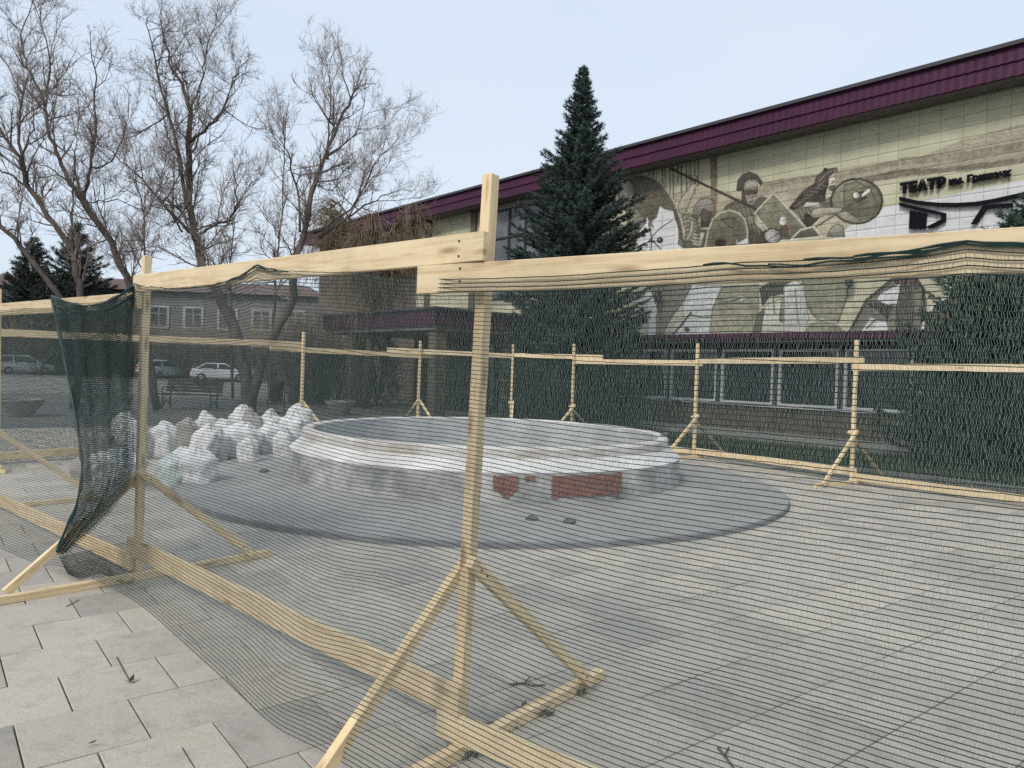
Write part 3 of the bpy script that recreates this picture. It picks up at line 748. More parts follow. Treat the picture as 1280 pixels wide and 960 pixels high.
# ------------------------------------------------------------------ fountain
def concrete(name, c0, c1, stain, scale=3.0, amt=.35, streak=1.0):
    mt, nt, b = newmat(name, 0.88, 0.15); L = nt.links
    geo = nd(nt, 'ShaderNodeNewGeometry')
    n1 = nd(nt, 'ShaderNodeTexNoise', Scale=scale, Detail=9.0, Roughness=0.68, Distortion=0.4); L.new(geo.outputs['Position'], n1.inputs['Vector'])
    r1 = ramp(nt, [(0.3, c0), (0.65, c1)]); L.new(n1.outputs['Fac'], r1.inputs['Fac'])
    mp = nd(nt, 'ShaderNodeMapping'); mp.inputs['Scale'].default_value = (.75, .75, .9 * streak); L.new(geo.outputs['Position'], mp.inputs['Vector'])
    n2 = nd(nt, 'ShaderNodeTexNoise', Scale=2.4, Detail=8.0, Roughness=0.7); L.new(mp.outputs[0], n2.inputs['Vector'])
    r2 = ramp(nt, [(0.40, (1, 1, 1)), (0.70, (0, 0, 0))]); L.new(n2.outputs['Fac'], r2.inputs['Fac'])
    k = nd(nt, 'ShaderNodeMath', operation='MULTIPLY'); k.inputs[1].default_value = amt
    inv = nd(nt, 'ShaderNodeMath', operation='SUBTRACT'); inv.inputs[0].default_value = 1.0; L.new(r2.outputs[0], inv.inputs[1]); L.new(inv.outputs[0], k.inputs[0])
    mx = nd(nt, 'ShaderNodeMixRGB'); mx.inputs[2].default_value = (*stain, 1); L.new(k.outputs[0], mx.inputs[0]); L.new(r1.outputs[0], mx.inputs[1])
    L.new(mx.outputs[0], b.inputs['Base Color'])
    n3 = nd(nt, 'ShaderNodeTexNoise', Scale=16.0, Detail=9.0, Roughness=0.7); L.new(geo.outputs['Position'], n3.inputs['Vector'])
    bp = nd(nt, 'ShaderNodeBump', Strength=0.6, Distance=0.02); L.new(n3.outputs['Fac'], bp.inputs['Height']); L.new(bp.outputs[0], b.inputs['Normal'])
    return mt
M['white_rim'] = concrete('whitewashed_rim', (0.44, 0.42, 0.39), (0.70, 0.685, 0.66), (0.34, 0.26, 0.20), 3.5, .6, .8)
M['white_shoulder'] = concrete('whitewash', (0.50, 0.49, 0.47), (0.76, 0.75, 0.73), (0.33, 0.32, 0.30), 3.0, .5)
M['wall_stain'] = concrete('stained_render', (0.30, 0.295, 0.285), (0.52, 0.51, 0.49), (0.10, 0.105, 0.098), 2.6, .9)
M['apron'] = concrete('apron_concrete', (0.245, 0.238, 0.230), (0.35, 0.34, 0.325), (0.18, 0.172, 0.165), 1.4, .4, 2)
M['apron_edge'] = concrete('apron_edge', (0.16, 0.16, 0.17), (0.25, 0.25, 0.26), (0.08, 0.08, 0.08), 3, .5)  # darker than the apron top: shadow at the step put into the colour
M['basin_in'] = concrete('basin_inside', (0.31, 0.315, 0.315), (0.48, 0.48, 0.48), (0.2, 0.2, 0.2), 2.5, .5)
M['redpaint'] = noise_mat('red_brown_patch', [(0.3, (0.17, 0.075, 0.062)), (0.7, (0.27, 0.12, 0.098))], 6, .85, .15, bump=.4, bscale=30, mottle=(14, .35))
fountain = empty('fountain', (FC[0], FC[1], 0)); tag(fountain, 'round drained fountain basin with whitewashed rim and grey concrete apron', 'fountain')
def lathe(name, prof, mat, n=144, wob=.012, parent=fountain, a0=0, a1=2 * math.pi, seed=0.0):
    full = abs(a1 - a0 - 2 * math.pi) < 1e-6
    th = np.linspace(a0, a1, n, endpoint=not full); V = []
    for (r, z) in prof:
        for t in th:
            k = noise.noise((math.cos(t) * 2.5 + seed, math.sin(t) * 2.5, z * 3)) * wob + noise.noise((math.cos(t) * 14, math.sin(t) * 14 + seed, z * 9)) * wob * .35
            V.append(((r + k) * math.cos(t), (r + k) * math.sin(t), z + (k * .5 if z > .05 else 0)))
    fs = []; nn = len(th)
    for i in range(len(prof) - 1):
        for j in range(nn if full else nn - 1):
            q = (j + 1) % nn
            fs.append((i * nn + j, i * nn + q, (i + 1) * nn + q, (i + 1) * nn + j))
    return link(name, mesh_np(name, V, fs, False), mat, parent)
lathe('apron', [(3.985, .062), (3.2, .10), (2.55, .155)], M['apron'], wob=.006)
lathe('apron_edge', [(4.0, -.02), (4.0, .05), (3.985, .0622)], M['apron_edge'], wob=.01)
lathe('basin_wall', [(2.65, .14), (2.65, .30), (2.635, .455)], M['wall_stain'], wob=.006)
lathe('basin_shoulder', [(2.635, .455), (2.645, .475), (2.54, .56), (2.495, .60)], M['white_shoulder'], wob=.006)
lathe('rim', [(2.495, .60), (2.485, .61), (2.49, .70), (2.47, .722), (2.37, .725), (2.35, .705)], M['white_rim'], wob=.006)
lathe('basin_inside', [(2.35, .705), (2.34, .40), (2.33, .14), (.3, .10), (0.02, .10)], M['basin_in'], wob=.01)
def wall_patch(pxs, y0, y1, seed):
    """rough-edged patch of red render on the basin wall"""
    out = []
    for x in pxs:
        d = ray(x, 612); a = d[0] ** 2 + d[1] ** 2
        bq = -2 * (d[0] * FC[0] + d[1] * FC[1]); cq = FC @ FC - 2.65 ** 2
        t = (-bq - math.sqrt(bq * bq - 4 * a * cq)) / (2 * a)
        out.append(math.atan2(d[1] * t - FC[1], d[0] * t - FC[0]))
    return min(out), max(out)
def patch(x0, x1, f_lo, f_hi, seed):
    a0, a1 = wall_patch((x0, x1), 0, 0, seed)
    n = 40; mz = 8; V = []
    for j in range(mz + 1):
        for i in range(n + 1):
            t = i / n; lo, hi = f_lo(t), f_hi(t)
            lo += .03 * noise.noise((t * 9 + seed, 1.1, 0)) + .022 * noise.noise((t * 31, seed, 0)); hi += .016 * noise.noise((t * 8, seed, 5)) + .006 * noise.noise((t * 30, seed, 9))
            z = lo + (hi - lo) * j / mz; ang = a0 + (a1 - a0) * (t + .02 * noise.noise((z * 25, seed, 2)))
            kk = noise.noise((math.cos(ang) * 2.5, math.sin(ang) * 2.5, z * 3)) * .012
            V.append(((2.664 + kk * .2) * math.cos(ang), (2.664 + kk * .2) * math.sin(ang), z))
    fs = [(j * (n + 1) + i, j * (n + 1) + i + 1, (j + 1) * (n + 1) + i + 1, (j + 1) * (n + 1) + i) for j in range(mz) for i in range(n)]
    link('red_render_patch', mesh_np('red_render_patch', V, fs), M['redpaint'], fountain)
patch(689, 776, lambda t: .215 + (.03 if t > .95 else 0), lambda t: .445, 1.0)
patch(616, 647, lambda t: .30 - .09 * math.exp(-((t - .55) / .28) ** 2), lambda t: .445, 4.0)
patch(655, 668, lambda t: .40, lambda t: .442, 8.0)
M['rock'] = noise_mat('rubble', [(0.3, (0.05, 0.05, 0.05)), (0.7, (0.16, 0.15, 0.14))], 20, .9, .1)
# bits of rubble left on rim and apron
def stone(p, r, label):
    bm = bmesh.new(); bmesh.ops.create_icosphere(bm, subdivisions=2, radius=r)
    for v in bm.verts:
        k = 1 + .45 * noise.noise(v.co * (2.2 / r) + Vector(p))
        v.co = Vector((v.co.x * k * 1.3, v.co.y * k, v.co.z * k * .7))
    me = bpy.data.meshes.new('rubble_chip'); bm.to_mesh(me); bm.free()
    o = link('rubble_chip', me, M['rock']); o.location = p
    return tag(o, label, 'rubble', 'rubble chips about the fountain')
stone((FC[0] + 2.45 * math.cos(-.1), FC[1] + 2.45 * math.sin(-.1), .745), .04, 'dark rubble chip lying on right end of the white fountain rim')
def apron_z(x, y):
    r = math.hypot(x - FC[0], y - FC[1])
    if r > 4.0: return 0.0
    if r > 3.2: return .062 + (3.985 - r) / .785 * .038
    return .10 + (3.2 - r) / .6 * .05
for (px, py, lb) in ((665, 652, 'small dark chip on apron below the V shaped red patch'), (712, 655, 'small dark chip on apron below the wide red patch'), (330, 594, 'dark flat chip on apron near the white sacks')):
    g0 = ground(px, py, .08); stone((g0[0], g0[1], apron_z(g0[0], g0[1]) + .012), .05, lb)

# ------------------------------------------------------------------ sacks
def sack_mat(name, c0, c1):
    mt, nt, b = newmat(name, 0.6, 0.3); L = nt.links
    tc = nd(nt, 'ShaderNodeTexCoord')
    n1 = nd(nt, 'ShaderNodeTexNoise', Scale=5.0, Detail=8.0, Roughness=0.65, Distortion=.6); L.new(tc.outputs['Object'], n1.inputs['Vector'])
    r1 = ramp(nt, [(0.3, c0), (0.6, c1)]); L.new(n1.outputs['Fac'], r1.inputs['Fac']); L.new(r1.outputs[0], b.inputs['Base Color'])
    n2 = nd(nt, 'ShaderNodeTexNoise', Scale=9.0, Detail=6.0, Roughness=0.6, Distortion=1.5); L.new(tc.outputs['Object'], n2.inputs['Vector'])
    w = nd(nt, 'ShaderNodeTexWave', Scale=60.0, Distortion=1.0); L.new(tc.outputs['Object'], w.inputs['Vector'])
    bp = nd(nt, 'ShaderNodeBump', Strength=0.9, Distance=0.03); L.new(n2.outputs['Fac'], bp.inputs['Height'])
    bp2 = nd(nt, 'ShaderNodeBump', Strength=0.2, Distance=0.003); L.new(w.outputs['Fac'], bp2.inputs['Height']); L.new(bp.outputs[0], bp2.inputs['Normal'])
    L.new(bp2.outputs[0], b.inputs['Normal'])
    return mt
M['sack'] = sack_mat('woven_white_sack', (0.45, 0.445, 0.43), (0.74, 0.74, 0.73))
M['sack_grey'] = sack_mat('woven_grey_sack', (0.22, 0.20, 0.185), (0.40, 0.37, 0.34))
M['sack_green'] = sack_mat('woven_pale_green_sack', (0.42, 0.50, 0.46), (0.66, 0.74, 0.70))
def sack_mesh(seed):
    n, mrows = 36, 26; V = []
    ex, ey = random.uniform(.9, 1.1), random.uniform(.66, .82)
    tw = random.uniform(-.5, .5)
    for j in range(mrows + 1):
        t = j / mrows
        if t < .08: r = .36 + .12 * math.sin(t / .08 * math.pi / 2)
        elif t < .76: r = .48 + .03 * math.sin((t - .08) / .68 * math.pi)
        else: r = .48 - .43 * ((t - .76) / .24) ** .75
        for i in range(n):
            a = 2 * math.pi * i / n
            sq = (abs(math.cos(a)) ** 3.2 + abs(math.sin(a)) ** 3.2) ** (-1 / 3.2)
            sq = sq + (1 - sq) * max(0, (t - .6) / .4)
            rr = r * sq
            x, y, z = rr * ex * math.cos(a + tw * t), rr * ey * math.sin(a + tw * t), t
            k = noise.noise((x * 3.1 + seed * 7, y * 3.1, z * 3.1)) * .10 + noise.noise((x * 6 + seed * 3, y * 6, z * 4)) * .034 + noise.noise((x * 13 + seed, y * 13, z * 6)) * .016
            pl = (.05 * math.sin(a * 6 + seed) + .03 * math.sin(a * 11 + 2 * seed)) * max(0, (t - .5) / .5)
            f = 1 + (k + pl) / max(rr, .12)
            V.append((x * f + .10 * math.sin(seed * 5) * t * t, y * f + .08 * math.cos(seed * 3) * t * t, max(0, z + k * .6 * (1 if t > .05 else 0))))
    fs = [(j * n + i, j * n + (i + 1) % n, (j + 1) * n + (i + 1) % n, (j + 1) * n + i) for j in range(mrows) for i in range(n)]
    V.append((0, 0, .0)); fs += [((i + 1) % n, i, len(V) - 1) for i in range(n)]
    V.append((.10 * math.sin(seed * 5), .08 * math.cos(seed * 3), .97)); fs += [(mrows * n + i, mrows * n + (i + 1) % n, len(V) - 1) for i in range(n)]
    return mesh_np('rubble_sack', V, fs, True)
SACKS = [  # centre px, base px, width px, height px, material, label
    (209, 611, 33, 46, 'sack_green', 'pale green sack at front left of the heap, right behind the left post brace'),
    (237, 604, 50, 46, 'sack', 'squat white sack at the front of the heap on the apron edge'),
    (200, 573, 34, 48, 'sack', 'white sack beside the left post, behind the pale green one'),
    (228, 566, 27, 46, 'sack_grey', 'brownish grey sack wedged high between two white sacks at the left'),
    (245, 580, 30, 54, 'sack', 'upright white sack just behind the squat front sack'),
    (267, 576, 25, 42, 'sack', 'narrow white sack low between the front sack and the biggest one'),
    (275, 564, 25, 44, 'sack', 'white sack with a pointed tie showing behind the narrow one'),
    (293, 573, 44, 48, 'sack', 'biggest white sack, slumped at the middle of the row'),
    (297, 560, 34, 56, 'sack', 'tall white sack peaking over the slumped biggest one'),
    (317, 568, 26, 60, 'sack_grey', 'grey sack standing at middle of row with pointed top'),
    (338, 569, 37, 44, 'sack', 'plump white sack in front, right of the grey pointed one'),
    (334, 558, 28, 48, 'sack', 'white sack behind the plump one, under the litter bin'),
    (361, 566, 31, 57, 'sack', 'upright white sack third from right end touching the basin'),
    (379, 556, 28, 54, 'sack', 'tall white sack at the right end in front of a fence post'),
    (222, 593, 27, 36, 'sack', 'small white sack squeezed between the pale green and the squat front sack'),
    (353, 573, 24, 38, 'sack', 'small white sack low at the basin side of the plump one'),
    (309, 579, 25, 35, 'sack', 'small white sack at the foot of the grey pointed one'),
    (256, 563, 25, 52, 'sack', 'white sack half hidden behind the upright one'),
    (98, 602, 27, 36, 'sack_grey', 'small grey sack poking out left of the bunched net'),
    (140, 607, 54, 52, 'sack', 'wide white sack seen dimly through the bunched net'),
    (146, 576, 28, 64, 'sack', 'tall white sack topping the heap behind the bunched net'),
    (116, 580, 30, 48, 'sack_grey', 'grey sack behind the bunched net, left of the tall one'),
]
variants = [sack_mesh(1.3 + .77 * k) for k in range(7)]
for k, (cx, by, wp, hp, mk, lb) in enumerate(SACKS):
    g0 = ground(cx, by); z = apron_z(g0[0], g0[1]); g0 = ground(cx, by, z)
    dp = g0[1] + .12; w = .98 * wp * dp / F; h = 1.0 * hp * dp / F
    me = variants[k % 7].copy(); me.materials.clear()
    o = link('rubble_sack', me, M[mk])
    o.matrix_basis = Matrix.Translation((g0[0], g0[1] + .12, z - .02)) @ Matrix.Rotation(random.uniform(-.5, .5) + (math.pi if k % 3 == 0 else 0), 4, 'Z') @ Matrix.Rotation(random.uniform(-.16, .16), 4, 'X') @ Matrix.Rotation(random.uniform(-.2, .2), 4, 'Y') @ Matrix.Diagonal((w * 1.12, w * 1.12, h, 1))
    tag(o, lb, 'sack', 'rubble sacks heaped left of the fountain')

# ------------------------------------------------------------------ timber fence
def board(name, p0, p1, w, t, side, parent=None, mat='pine', bv=.0025):
    """board from p0 to p1; w along the axis closest to vertical, t along 'side'"""
    p0 = Vector(p0); p1 = Vector(p1); x = (p1 - p0).normalized(); sd = Vector(side)
    y = (sd - x * sd.dot(x)).normalized(); z = x.cross(y)
    L = (p1 - p0).length; W = MB(); W.box((0, 0, 0), L, t, w)
    me = bevelled(W.mesh(name), bv)
    mw = Matrix((x, y, z)).transposed().to_4x4(); mw.translation = (p0 + p1) / 2
    return link(name, me, M[mat], parent, mw)
def screw(parent, p, n):
    W = MB(); p = np.array(p); n = np.array(n)
    W.tube([p - n * .004, p + n * .0015], .0052, 8)
    o = W.build('screw', M['screw'], parent)
    pm = parent.matrix_basis if parent.parent is None else PW[parent.parent.name] @ parent.matrix_basis
    o.matrix_basis = pm.inverted()
def unit(v): v = np.array(v, float); return v / np.linalg.norm(v)
# ring of stands; normals point out of the ring
NODES = {
    'FL': (-7.55, 9.75), 'P0': (-5.13, 7.43), 'P1': (-2.608, 5.243), 'P2': (-0.176, 3.014), 'P3': (2.42, 1.14),
    'FR': (7.35, 8.5), 'A': (5.196, 11.27), 'B': (3.50, 14.13), 'C': (1.39, 16.9), 'D': (-0.01, 18.1), 'E': (-2.16, 17.2), 'G': (-4.18, 14.8)}
RING = ['FR', 'A', 'B', 'C', 'D', 'E', 'G', 'FL', 'P0', 'P1', 'P2', 'P3']
def node_normal(k):
    i = RING.index(k); a = np.array(NODES[RING[max(0, i - 1)]]); b = np.array(NODES[RING[min(len(RING) - 1, i + 1)]])
    d = unit(b - a); n = np.array([-d[1], d[0]]); c = np.array(NODES[k]) - np.array([-.4, 10])
    return n if n @ c > 0 else -n
TOPH = {'P2': 2.335, 'P1': 2.275, 'P0': 2.2, 'P3': 2.25}
LAB = {'FL': 'pine fence stand at the far left, only partly in view', 'P0': 'pine fence stand with tall post at the left picture edge',
       'P1': 'near pine fence stand beside the bunched dark net', 'P2': 'nearest pine fence stand, tall leaning post in the middle foreground',
       'P3': 'pine fence stand to the right of the nearest one', 'FR': 'pine fence stand by the right fir tree', 'A': 'far pine fence stand nearest the right fir tree',
       'B': 'far pine fence stand between the fountain edge and the white framed windows', 'C': 'far pine fence stand in front of the right half of the tall spruce',
       'D': 'far pine fence stand in front of the left half of the tall spruce', 'E': 'far pine fence stand beside the portico column', 'G': 'far pine fence stand behind the white sacks'}
for k in RING:
    P = np.array([*NODES[k], 0.0]); n = np.array([*node_normal(k), 0.0]); t = np.array([-n[1], n[0], 0.0])
    if t[0] < 0: t = -t
    st = empty('fence_stand', tuple(P)); tag(st, LAB[k], 'fence stand', 'pine fence stands round the fountain')
    H = TOPH.get(k, random.uniform(2.16, 2.22))
    lean = np.array([0, 0, 0.0])
    if k == 'P2':
        lean = at(613, 300, P[1])[0] - at(613 - (720 * 0) , 300, P[1])[0] + 0; lean = np.array([0.065, 0, 0])
    else: lean = np.array([random.uniform(-.02, .02), random.uniform(-.02, .02), 0])
    top = P + lean + np.array([0, 0, H])
    board('post', P + [0, 0, .0], top, .05, .05, n, st)
    L = .86 if k != 'P2' else .80
    ap = .75 if k != 'P2' else .72
    if k == 'P1': L, ap = .80, .71
    so = random.uniform(.0, .01)
    # foot beam on the ground beside the post
    fb = P + t * .052
    board('foot_beam', fb - n * 1.0 + [0, 0, .026], fb + n * 1.0 + [0, 0, .026], .05, .05, t, st)
    for sgn, sd in ((1, -1), (-1, 1)):
        a = P + lean * .3 + t * (.046 * sd) + [0, 0, ap + (.03 if sgn < 0 else 0)]
        e = P + t * ((.10 if sd > 0 else .0)) + n * (sgn * L * (1.03 if sgn < 0 else 1)) + [0, 0, .055 if sd < 0 else .05]
        dd = unit(e - a)
        br = board('brace', a - dd * .05, e, .05, .038, t, st)
        if k in ('P1', 'P2'):
            for q in (.015, .06): 
                screw(br, a + dd * q + t * (.0195 * sd) , t * sd)
                screw(br, a + dd * (np.linalg.norm(e - a) - .05 - q) + t * (.0195 * sd), t * sd)
# rails (camera side / outside of the posts), stacked alternately at the posts
def rail(k0, k1, z0, z1, w, ext0, ext1, label, off=.0415, bow=0.0, group='pine top rails of the fence'):
    a = np.array([*NODES[k0], 0]); b = np.array([*NODES[k1], 0]); d = unit(b - a)
    n = np.array([-d[1], d[0], 0]); c = (a + b) / 2 - np.array([-.4, 10, 0])
    if n @ c < 0: n = -n
    p0 = a - d * ext0 + n * off + [0, 0, z0]; p1 = b + d * ext1 + n * off + [0, 0, z1]
    o = board('fence_rail', p0, p1, w, .03, n)
    tag(o, label, 'fence rail', group)
    return o, n, p0, p1
r1, nr, *_ = rail('P1', 'P2', 2.075, 2.03, .115, .05, .115, 'near top rail from the left post to the middle post, upper of two')
for dz in (.03, -.03): screw(r1, np.array([*NODES['P2'], 2.03 + dz]) + nr * .0575 - np.array([.737, -.676, 0]) * .02, nr)
r2, nr2, *_ = rail('P2', 'P3', 1.915, 1.885, .115, .25, .06, 'near top rail running out of picture at the right')
for dz in (.035, -.015): screw(r2, np.array([*NODES['P2'], 1.915 + dz]) + nr2 * .0575 - np.array([.811, -.585, 0]) * .015, nr2)
rail('P0', 'P1', 1.99, 1.955, .115, .1, .04, 'near top rail left of the bunched net')
rail('P1', 'P2', .225, .215, .13, .06, .05, 'bottom rail across the foreground, ending at the middle post', group='pine bottom rails of the fence')
rail('P2', 'P3', .105, .10, .11, .07, .06, 'bottom rail starting at the middle post and leaving at bottom right', group='pine bottom rails of the fence')
rail('P0', 'P1', .14, .115, .115, .1, .0, 'bottom rail left of the bunched net', group='pine bottom rails of the fence')
far_r = [('FR', 'A', 1.80, 1.76, .105, .05, .08, 'far top rail passing in front of the right fir tree'), ('A', 'B', 1.87, 1.84, .105, .10, .05, 'far top rail across the white framed windows'),
         ('B', 'C', 1.80, 1.80, .105, .10, .06, 'far top rail leading right from the spruce'), ('C', 'D', 1.90, 1.92, .105, .75, .05, 'far short top rail across the foot of the spruce'),
         ('D', 'E', 1.90, 1.93, .105, .04, .75, 'far top rail between spruce and portico column'), ('E', 'G', 1.82, 1.83, .105, .4, .7, 'far top rail between portico column and sacks'),
         ('G', 'FL', 1.93, 1.84, .105, .08, .05, 'far top rail at the left, above the heaped sacks')]
for a in far_r: rail(*a)
for a in [('FR', 'A', .10, .10, .11, .05, .05, 'far bottom rail under the right fir tree'), ('A', 'B', .17, .13, .11, .05, .05, 'far bottom rail right of the fountain'), ('B', 'C', .10, .10, .11, .05, .05, 'far bottom rail behind the right side of the basin'),
          ('C', 'D', .17, .17, .11, .05, .05, 'far short bottom rail hidden behind the basin rim'), ('D', 'E', .10, .10, .11, .05, .05, 'far bottom rail behind the middle of the basin'), ('E', 'G', .17, .17, .11, .05, .05, 'far bottom rail behind the left side of the basin'), ('G', 'FL', .12, .12, .11, .05, .05, 'far bottom rail at left behind the sacks')]:
    rail(*a, group='pine bottom rails of the fence')
rail('FL', 'P0', 1.93, 1.95, .105, .04, .04, 'top rail at the left picture edge')

# ------------------------------------------------------------------ shade net: knitted threads as real geometry
def net_mesh(name, G, r_row, knit_w, knit_step, mat, parent, sides=3, thick_top=0, knit_jit=.22, row_noise=.0005, knit=None):
    """G: (rows, cols, 3) points; every row becomes a thread, neighbours are tied by knit ribbons"""
    nr, nc, _ = G.shape
    G = G + 0
    G[..., 2] += rng.normal(0, row_noise, (nr, nc)) * 1.0
    tan = np.zeros_like(G); tan[:, 1:-1] = G[:, 2:] - G[:, :-2]; tan[:, 0] = G[:, 1] - G[:, 0]; tan[:, -1] = G[:, -1] - G[:, -2]
    tan /= np.linalg.norm(tan, axis=2, keepdims=True) + 1e-9
    up = np.array([0, 0, 1.0]); x = np.cross(tan, up); x /= np.linalg.norm(x, axis=2, keepdims=True) + 1e-9; y = np.cross(x, tan)
    rr = np.full((nr, 1, 1), r_row)
    if thick_top: rr[:thick_top] *= 1.35
    ring = []
    for k in range(sides):
        a = 2 * math.pi * k / sides + .5
        ring.append(G + rr * (x * math.cos(a) + y * math.sin(a)))
    V = np.stack(ring, 2)                     # nr,nc,sides,3
    idx = np.arange(nr * nc * sides).reshape(nr, nc, sides)
    fs = []
    for k in range(sides):
        q = (k + 1) % sides
        fs.append(np.stack([idx[:, :-1, k], idx[:, 1:, k], idx[:, 1:, q], idx[:, :-1, q]], -1).reshape(-1, 4))
    o1 = link(name + '_threads', mesh_np(name + '_threads', V.reshape(-1, 3), np.concatenate(fs)), mat, parent, Matrix.Identity(4)); o1['kind'] = 'stuff'
    # knit ribbons between neighbouring threads
    L = np.r_[0, np.cumsum(np.linalg.norm(np.diff(G[nr // 3], axis=0), axis=1))]
    nk = int(L[-1] / knit_step)
    base = np.linspace(0, L[-1] * .9995, nk)
    def samp(row, u):
        j = np.clip(np.searchsorted(L, u) - 1, 0, nc - 2); t = ((u - L[j]) / (L[j + 1] - L[j] + 1e-9))[:, None]
        return G[row, j] * (1 - t) + G[row, j + 1] * t
    VV = []
    for r in range(nr - 1):
        j0 = rng.normal(0, knit_step * knit_jit, nk); dlt = knit_step * (.55 if r % 2 else -.55) + rng.normal(0, knit_step * .2, nk)
        a = samp(r, np.clip(base + j0, 0, L[-1])); b = samp(r + 1, np.clip(base + j0 + dlt, 0, L[-1]))
        w = samp(r, np.clip(base + j0 + knit_w, 0, L[-1])) - a
        VV.append(np.stack([a, a + w, b + w, b], 1))
    VV = np.concatenate(VV).reshape(-1, 3)
    o2 = link(name + '_knit', mesh_np(name + '_knit', VV, np.arange(len(VV)).reshape(-1, 4)), knit or mat, parent, Matrix.Identity(4)); o2['kind'] = 'stuff'

def smax(a, b, k=.03):
    h = np.clip(.5 + .5 * (a - b) / k, 0, 1); return b * (1 - h) + a * h + k * h * (1 - h)
net = empty('safety_net', (0, 0, 0)); tag(net, 'long green knitted shade net draped over the near side of the fence', 'net', 'green nets on the fence')
# path of the near net
path = [np.array(NODES['P0']) + unit(np.array(NODES['P0']) - np.array(NODES['P1'])) * .45, np.array(NODES['P0']), np.array(NODES['P1']), np.array(NODES['P2']), np.array(NODES['P3'])]
segL = [np.linalg.norm(b - a) for a, b in zip(path[:-1], path[1:])]; cum = np.r_[0, np.cumsum(segL)]
STEP = .034
U = np.arange(0, cum[-1], STEP)
base = np.stack([np.interp(U, cum, [p[i] for p in path]) for i in range(2)], 1)
ang = []
for i in range(4):
    d = unit(path[i + 1] - path[i]); ang.append(math.atan2(-d[0], d[1]))
ang = [math.atan2(math.sin(a), math.cos(a)) for a in ang]
nrm = []
for i in range(4):
    d = unit(path[i + 1] - path[i]); n = np.array([d[1], -d[0]])
    nrm.append(n if n @ np.array([-.7, -.7]) > 0 else -n)
mid = (cum[:-1] + cum[1:]) / 2
nvec = np.stack([np.interp(U, mid, [n[i] for n in nrm]) for i in range(2)], 1); nvec /= np.linalg.norm(nvec, axis=1, keepdims=True)
u0, u1, u2, u3 = cum[1], cum[2], cum[3], cum[4]
# height of the top hem (about half way down the rails)
hem = np.interp(U, [0, u0, u1 - .05, u1 + .02, u1 + 1.2, u2 - 1.2, u2 - .7, u2 - .28, u2, u3], [1.985, 1.985, 1.945, 2.055, 2.035, 2.022, 1.99, 1.915, 1.912, 1.885])
def u_of(px, py, ua, ub, z):
    best = min(np.linspace(ua, ub, 300), key=lambda u: abs(project((np.interp(u, U, base[:, 0]), np.interp(u, U, base[:, 1]), z))[0] - px))
    return best
uA = u_of(335, 340, u1, u2, 2.03); uB = u_of(1215, 300, u2, u3, 1.9)
peaks = [(u1 + .03, .03, .06), (uA, .052, .20), (uB, .045, .20), (u0 + .1, .02, .1), (u2 - .28, .012, .1)]
pk = sum(a * np.exp(-np.abs(U - u) / w) for u, a, w in peaks)
sag = -.035 * np.clip(np.sin((U - u1) / (uA - u1) * math.pi), 0, 1) * ((U > u1) & (U < uA)) - .012 * np.abs(np.sin(U * 2.3))
# bottom hem: distance out from the fence line and height
outb = np.interp(U, [0, u0 - .0, u0 + 1.2, u1 - .55, u1 - .1, u1 + .3, u1 + 1.05, u2 - 1.45, u2 - .82, u2 - .35, u2 - .04, u2 + .5, u2 + 1.2, u3], [.5, .55, .50, .38, .58, .20, .27, .36, .42, .52, .64, .52, .44, .45])
zb = np.interp(U, [0, u0 - .02, u0 + .4, u1 - .5, u1 - .12, u1 + .02, u1 + .3, u2 - .6, u2 - .07, u2 + .0, u2 + .8, u3], [.02, .2, .02, .02, .22, .20, .015, .015, .22, .22, .015, .015])
NR = 116
tent = np.zeros(len(U))
def tentf(u, w): return np.clip(1 - np.abs(U - u) / w, 0, 1)
zs = np.linspace(0, 1, 60)
G = np.zeros((NR, len(U), 3))
for c in range(len(U)):
    top = hem[c] + sag[c]
    z = top + (zb[c] - top) * zs
    o = .064 + (outb[c] - .064) * zs ** 1.9
    belly = .012 * math.sin(U[c] * 2.1) * np.sin(zs * math.pi) + .004 * math.sin(U[c] * 4.3 + 2) * np.sin(zs * 2 * math.pi)
    o = o + belly
    for up_, L_, ap_, w_ in ((u0, .86, .75, .8), (u1, .80, .71, .5), (u2, .80, .72, 1.6)):
        tt = max(0.0, 1 - math.hypot(U[c] - up_ + .046, .05) / w_ + .05 / w_)
        if tt > 0.001:
            ob = .06 + L_ * np.clip(ap_ + .02 - z, 0, None) / (ap_ - .05)
            near_ = np.minimum(.064 + (ob - .064) * tt, outb[c] + .01)
            o = smax(o, near_)
    o = np.maximum(o, .064 - .012 * (z < 1.75))
    pts = np.stack([base[c, 0] + nvec[c, 0] * o, base[c, 1] + nvec[c, 1] * o, z], 1)
    ln = np.r_[0, np.cumsum(np.linalg.norm(np.diff(pts, axis=0), axis=1))]
    q = np.linspace(0, 1, NR)
    # a gathered seam where a few threads lie close together
    q = q + .0045 * np.tanh((.655 + .01 * math.sin(U[c] * 1.3) - q) * 60) * (1 - np.abs(2 * q - 1) ** 6)
    q = np.clip(q, 0, 1) * ln[-1]
    for k in range(3): G[:, c, k] = np.interp(q, ln, pts[:, k])
# cloth cannot kink: ease the surface along the fence, less so at the nailed hem
kern = np.exp(-.5 * (np.arange(-18, 19) * STEP / .20) ** 2); kern /= kern.sum()
Gs = np.pad(G, ((0, 0), (18, 18), (0, 0)), mode='reflect', reflect_type='odd')
Gs = np.stack([np.stack([np.convolve(Gs[r, :, k], kern, mode='valid') for k in range(3)], -1) for r in range(NR)])
wgt = np.clip((hem[None, :] - G[..., 2] - .05) / .5, 0, 1)[..., None]
G = G * (1 - wgt) + Gs * wgt
G[..., 2] += pk[None] * np.exp(-(hem[None] - G[..., 2]).clip(0) / .16)
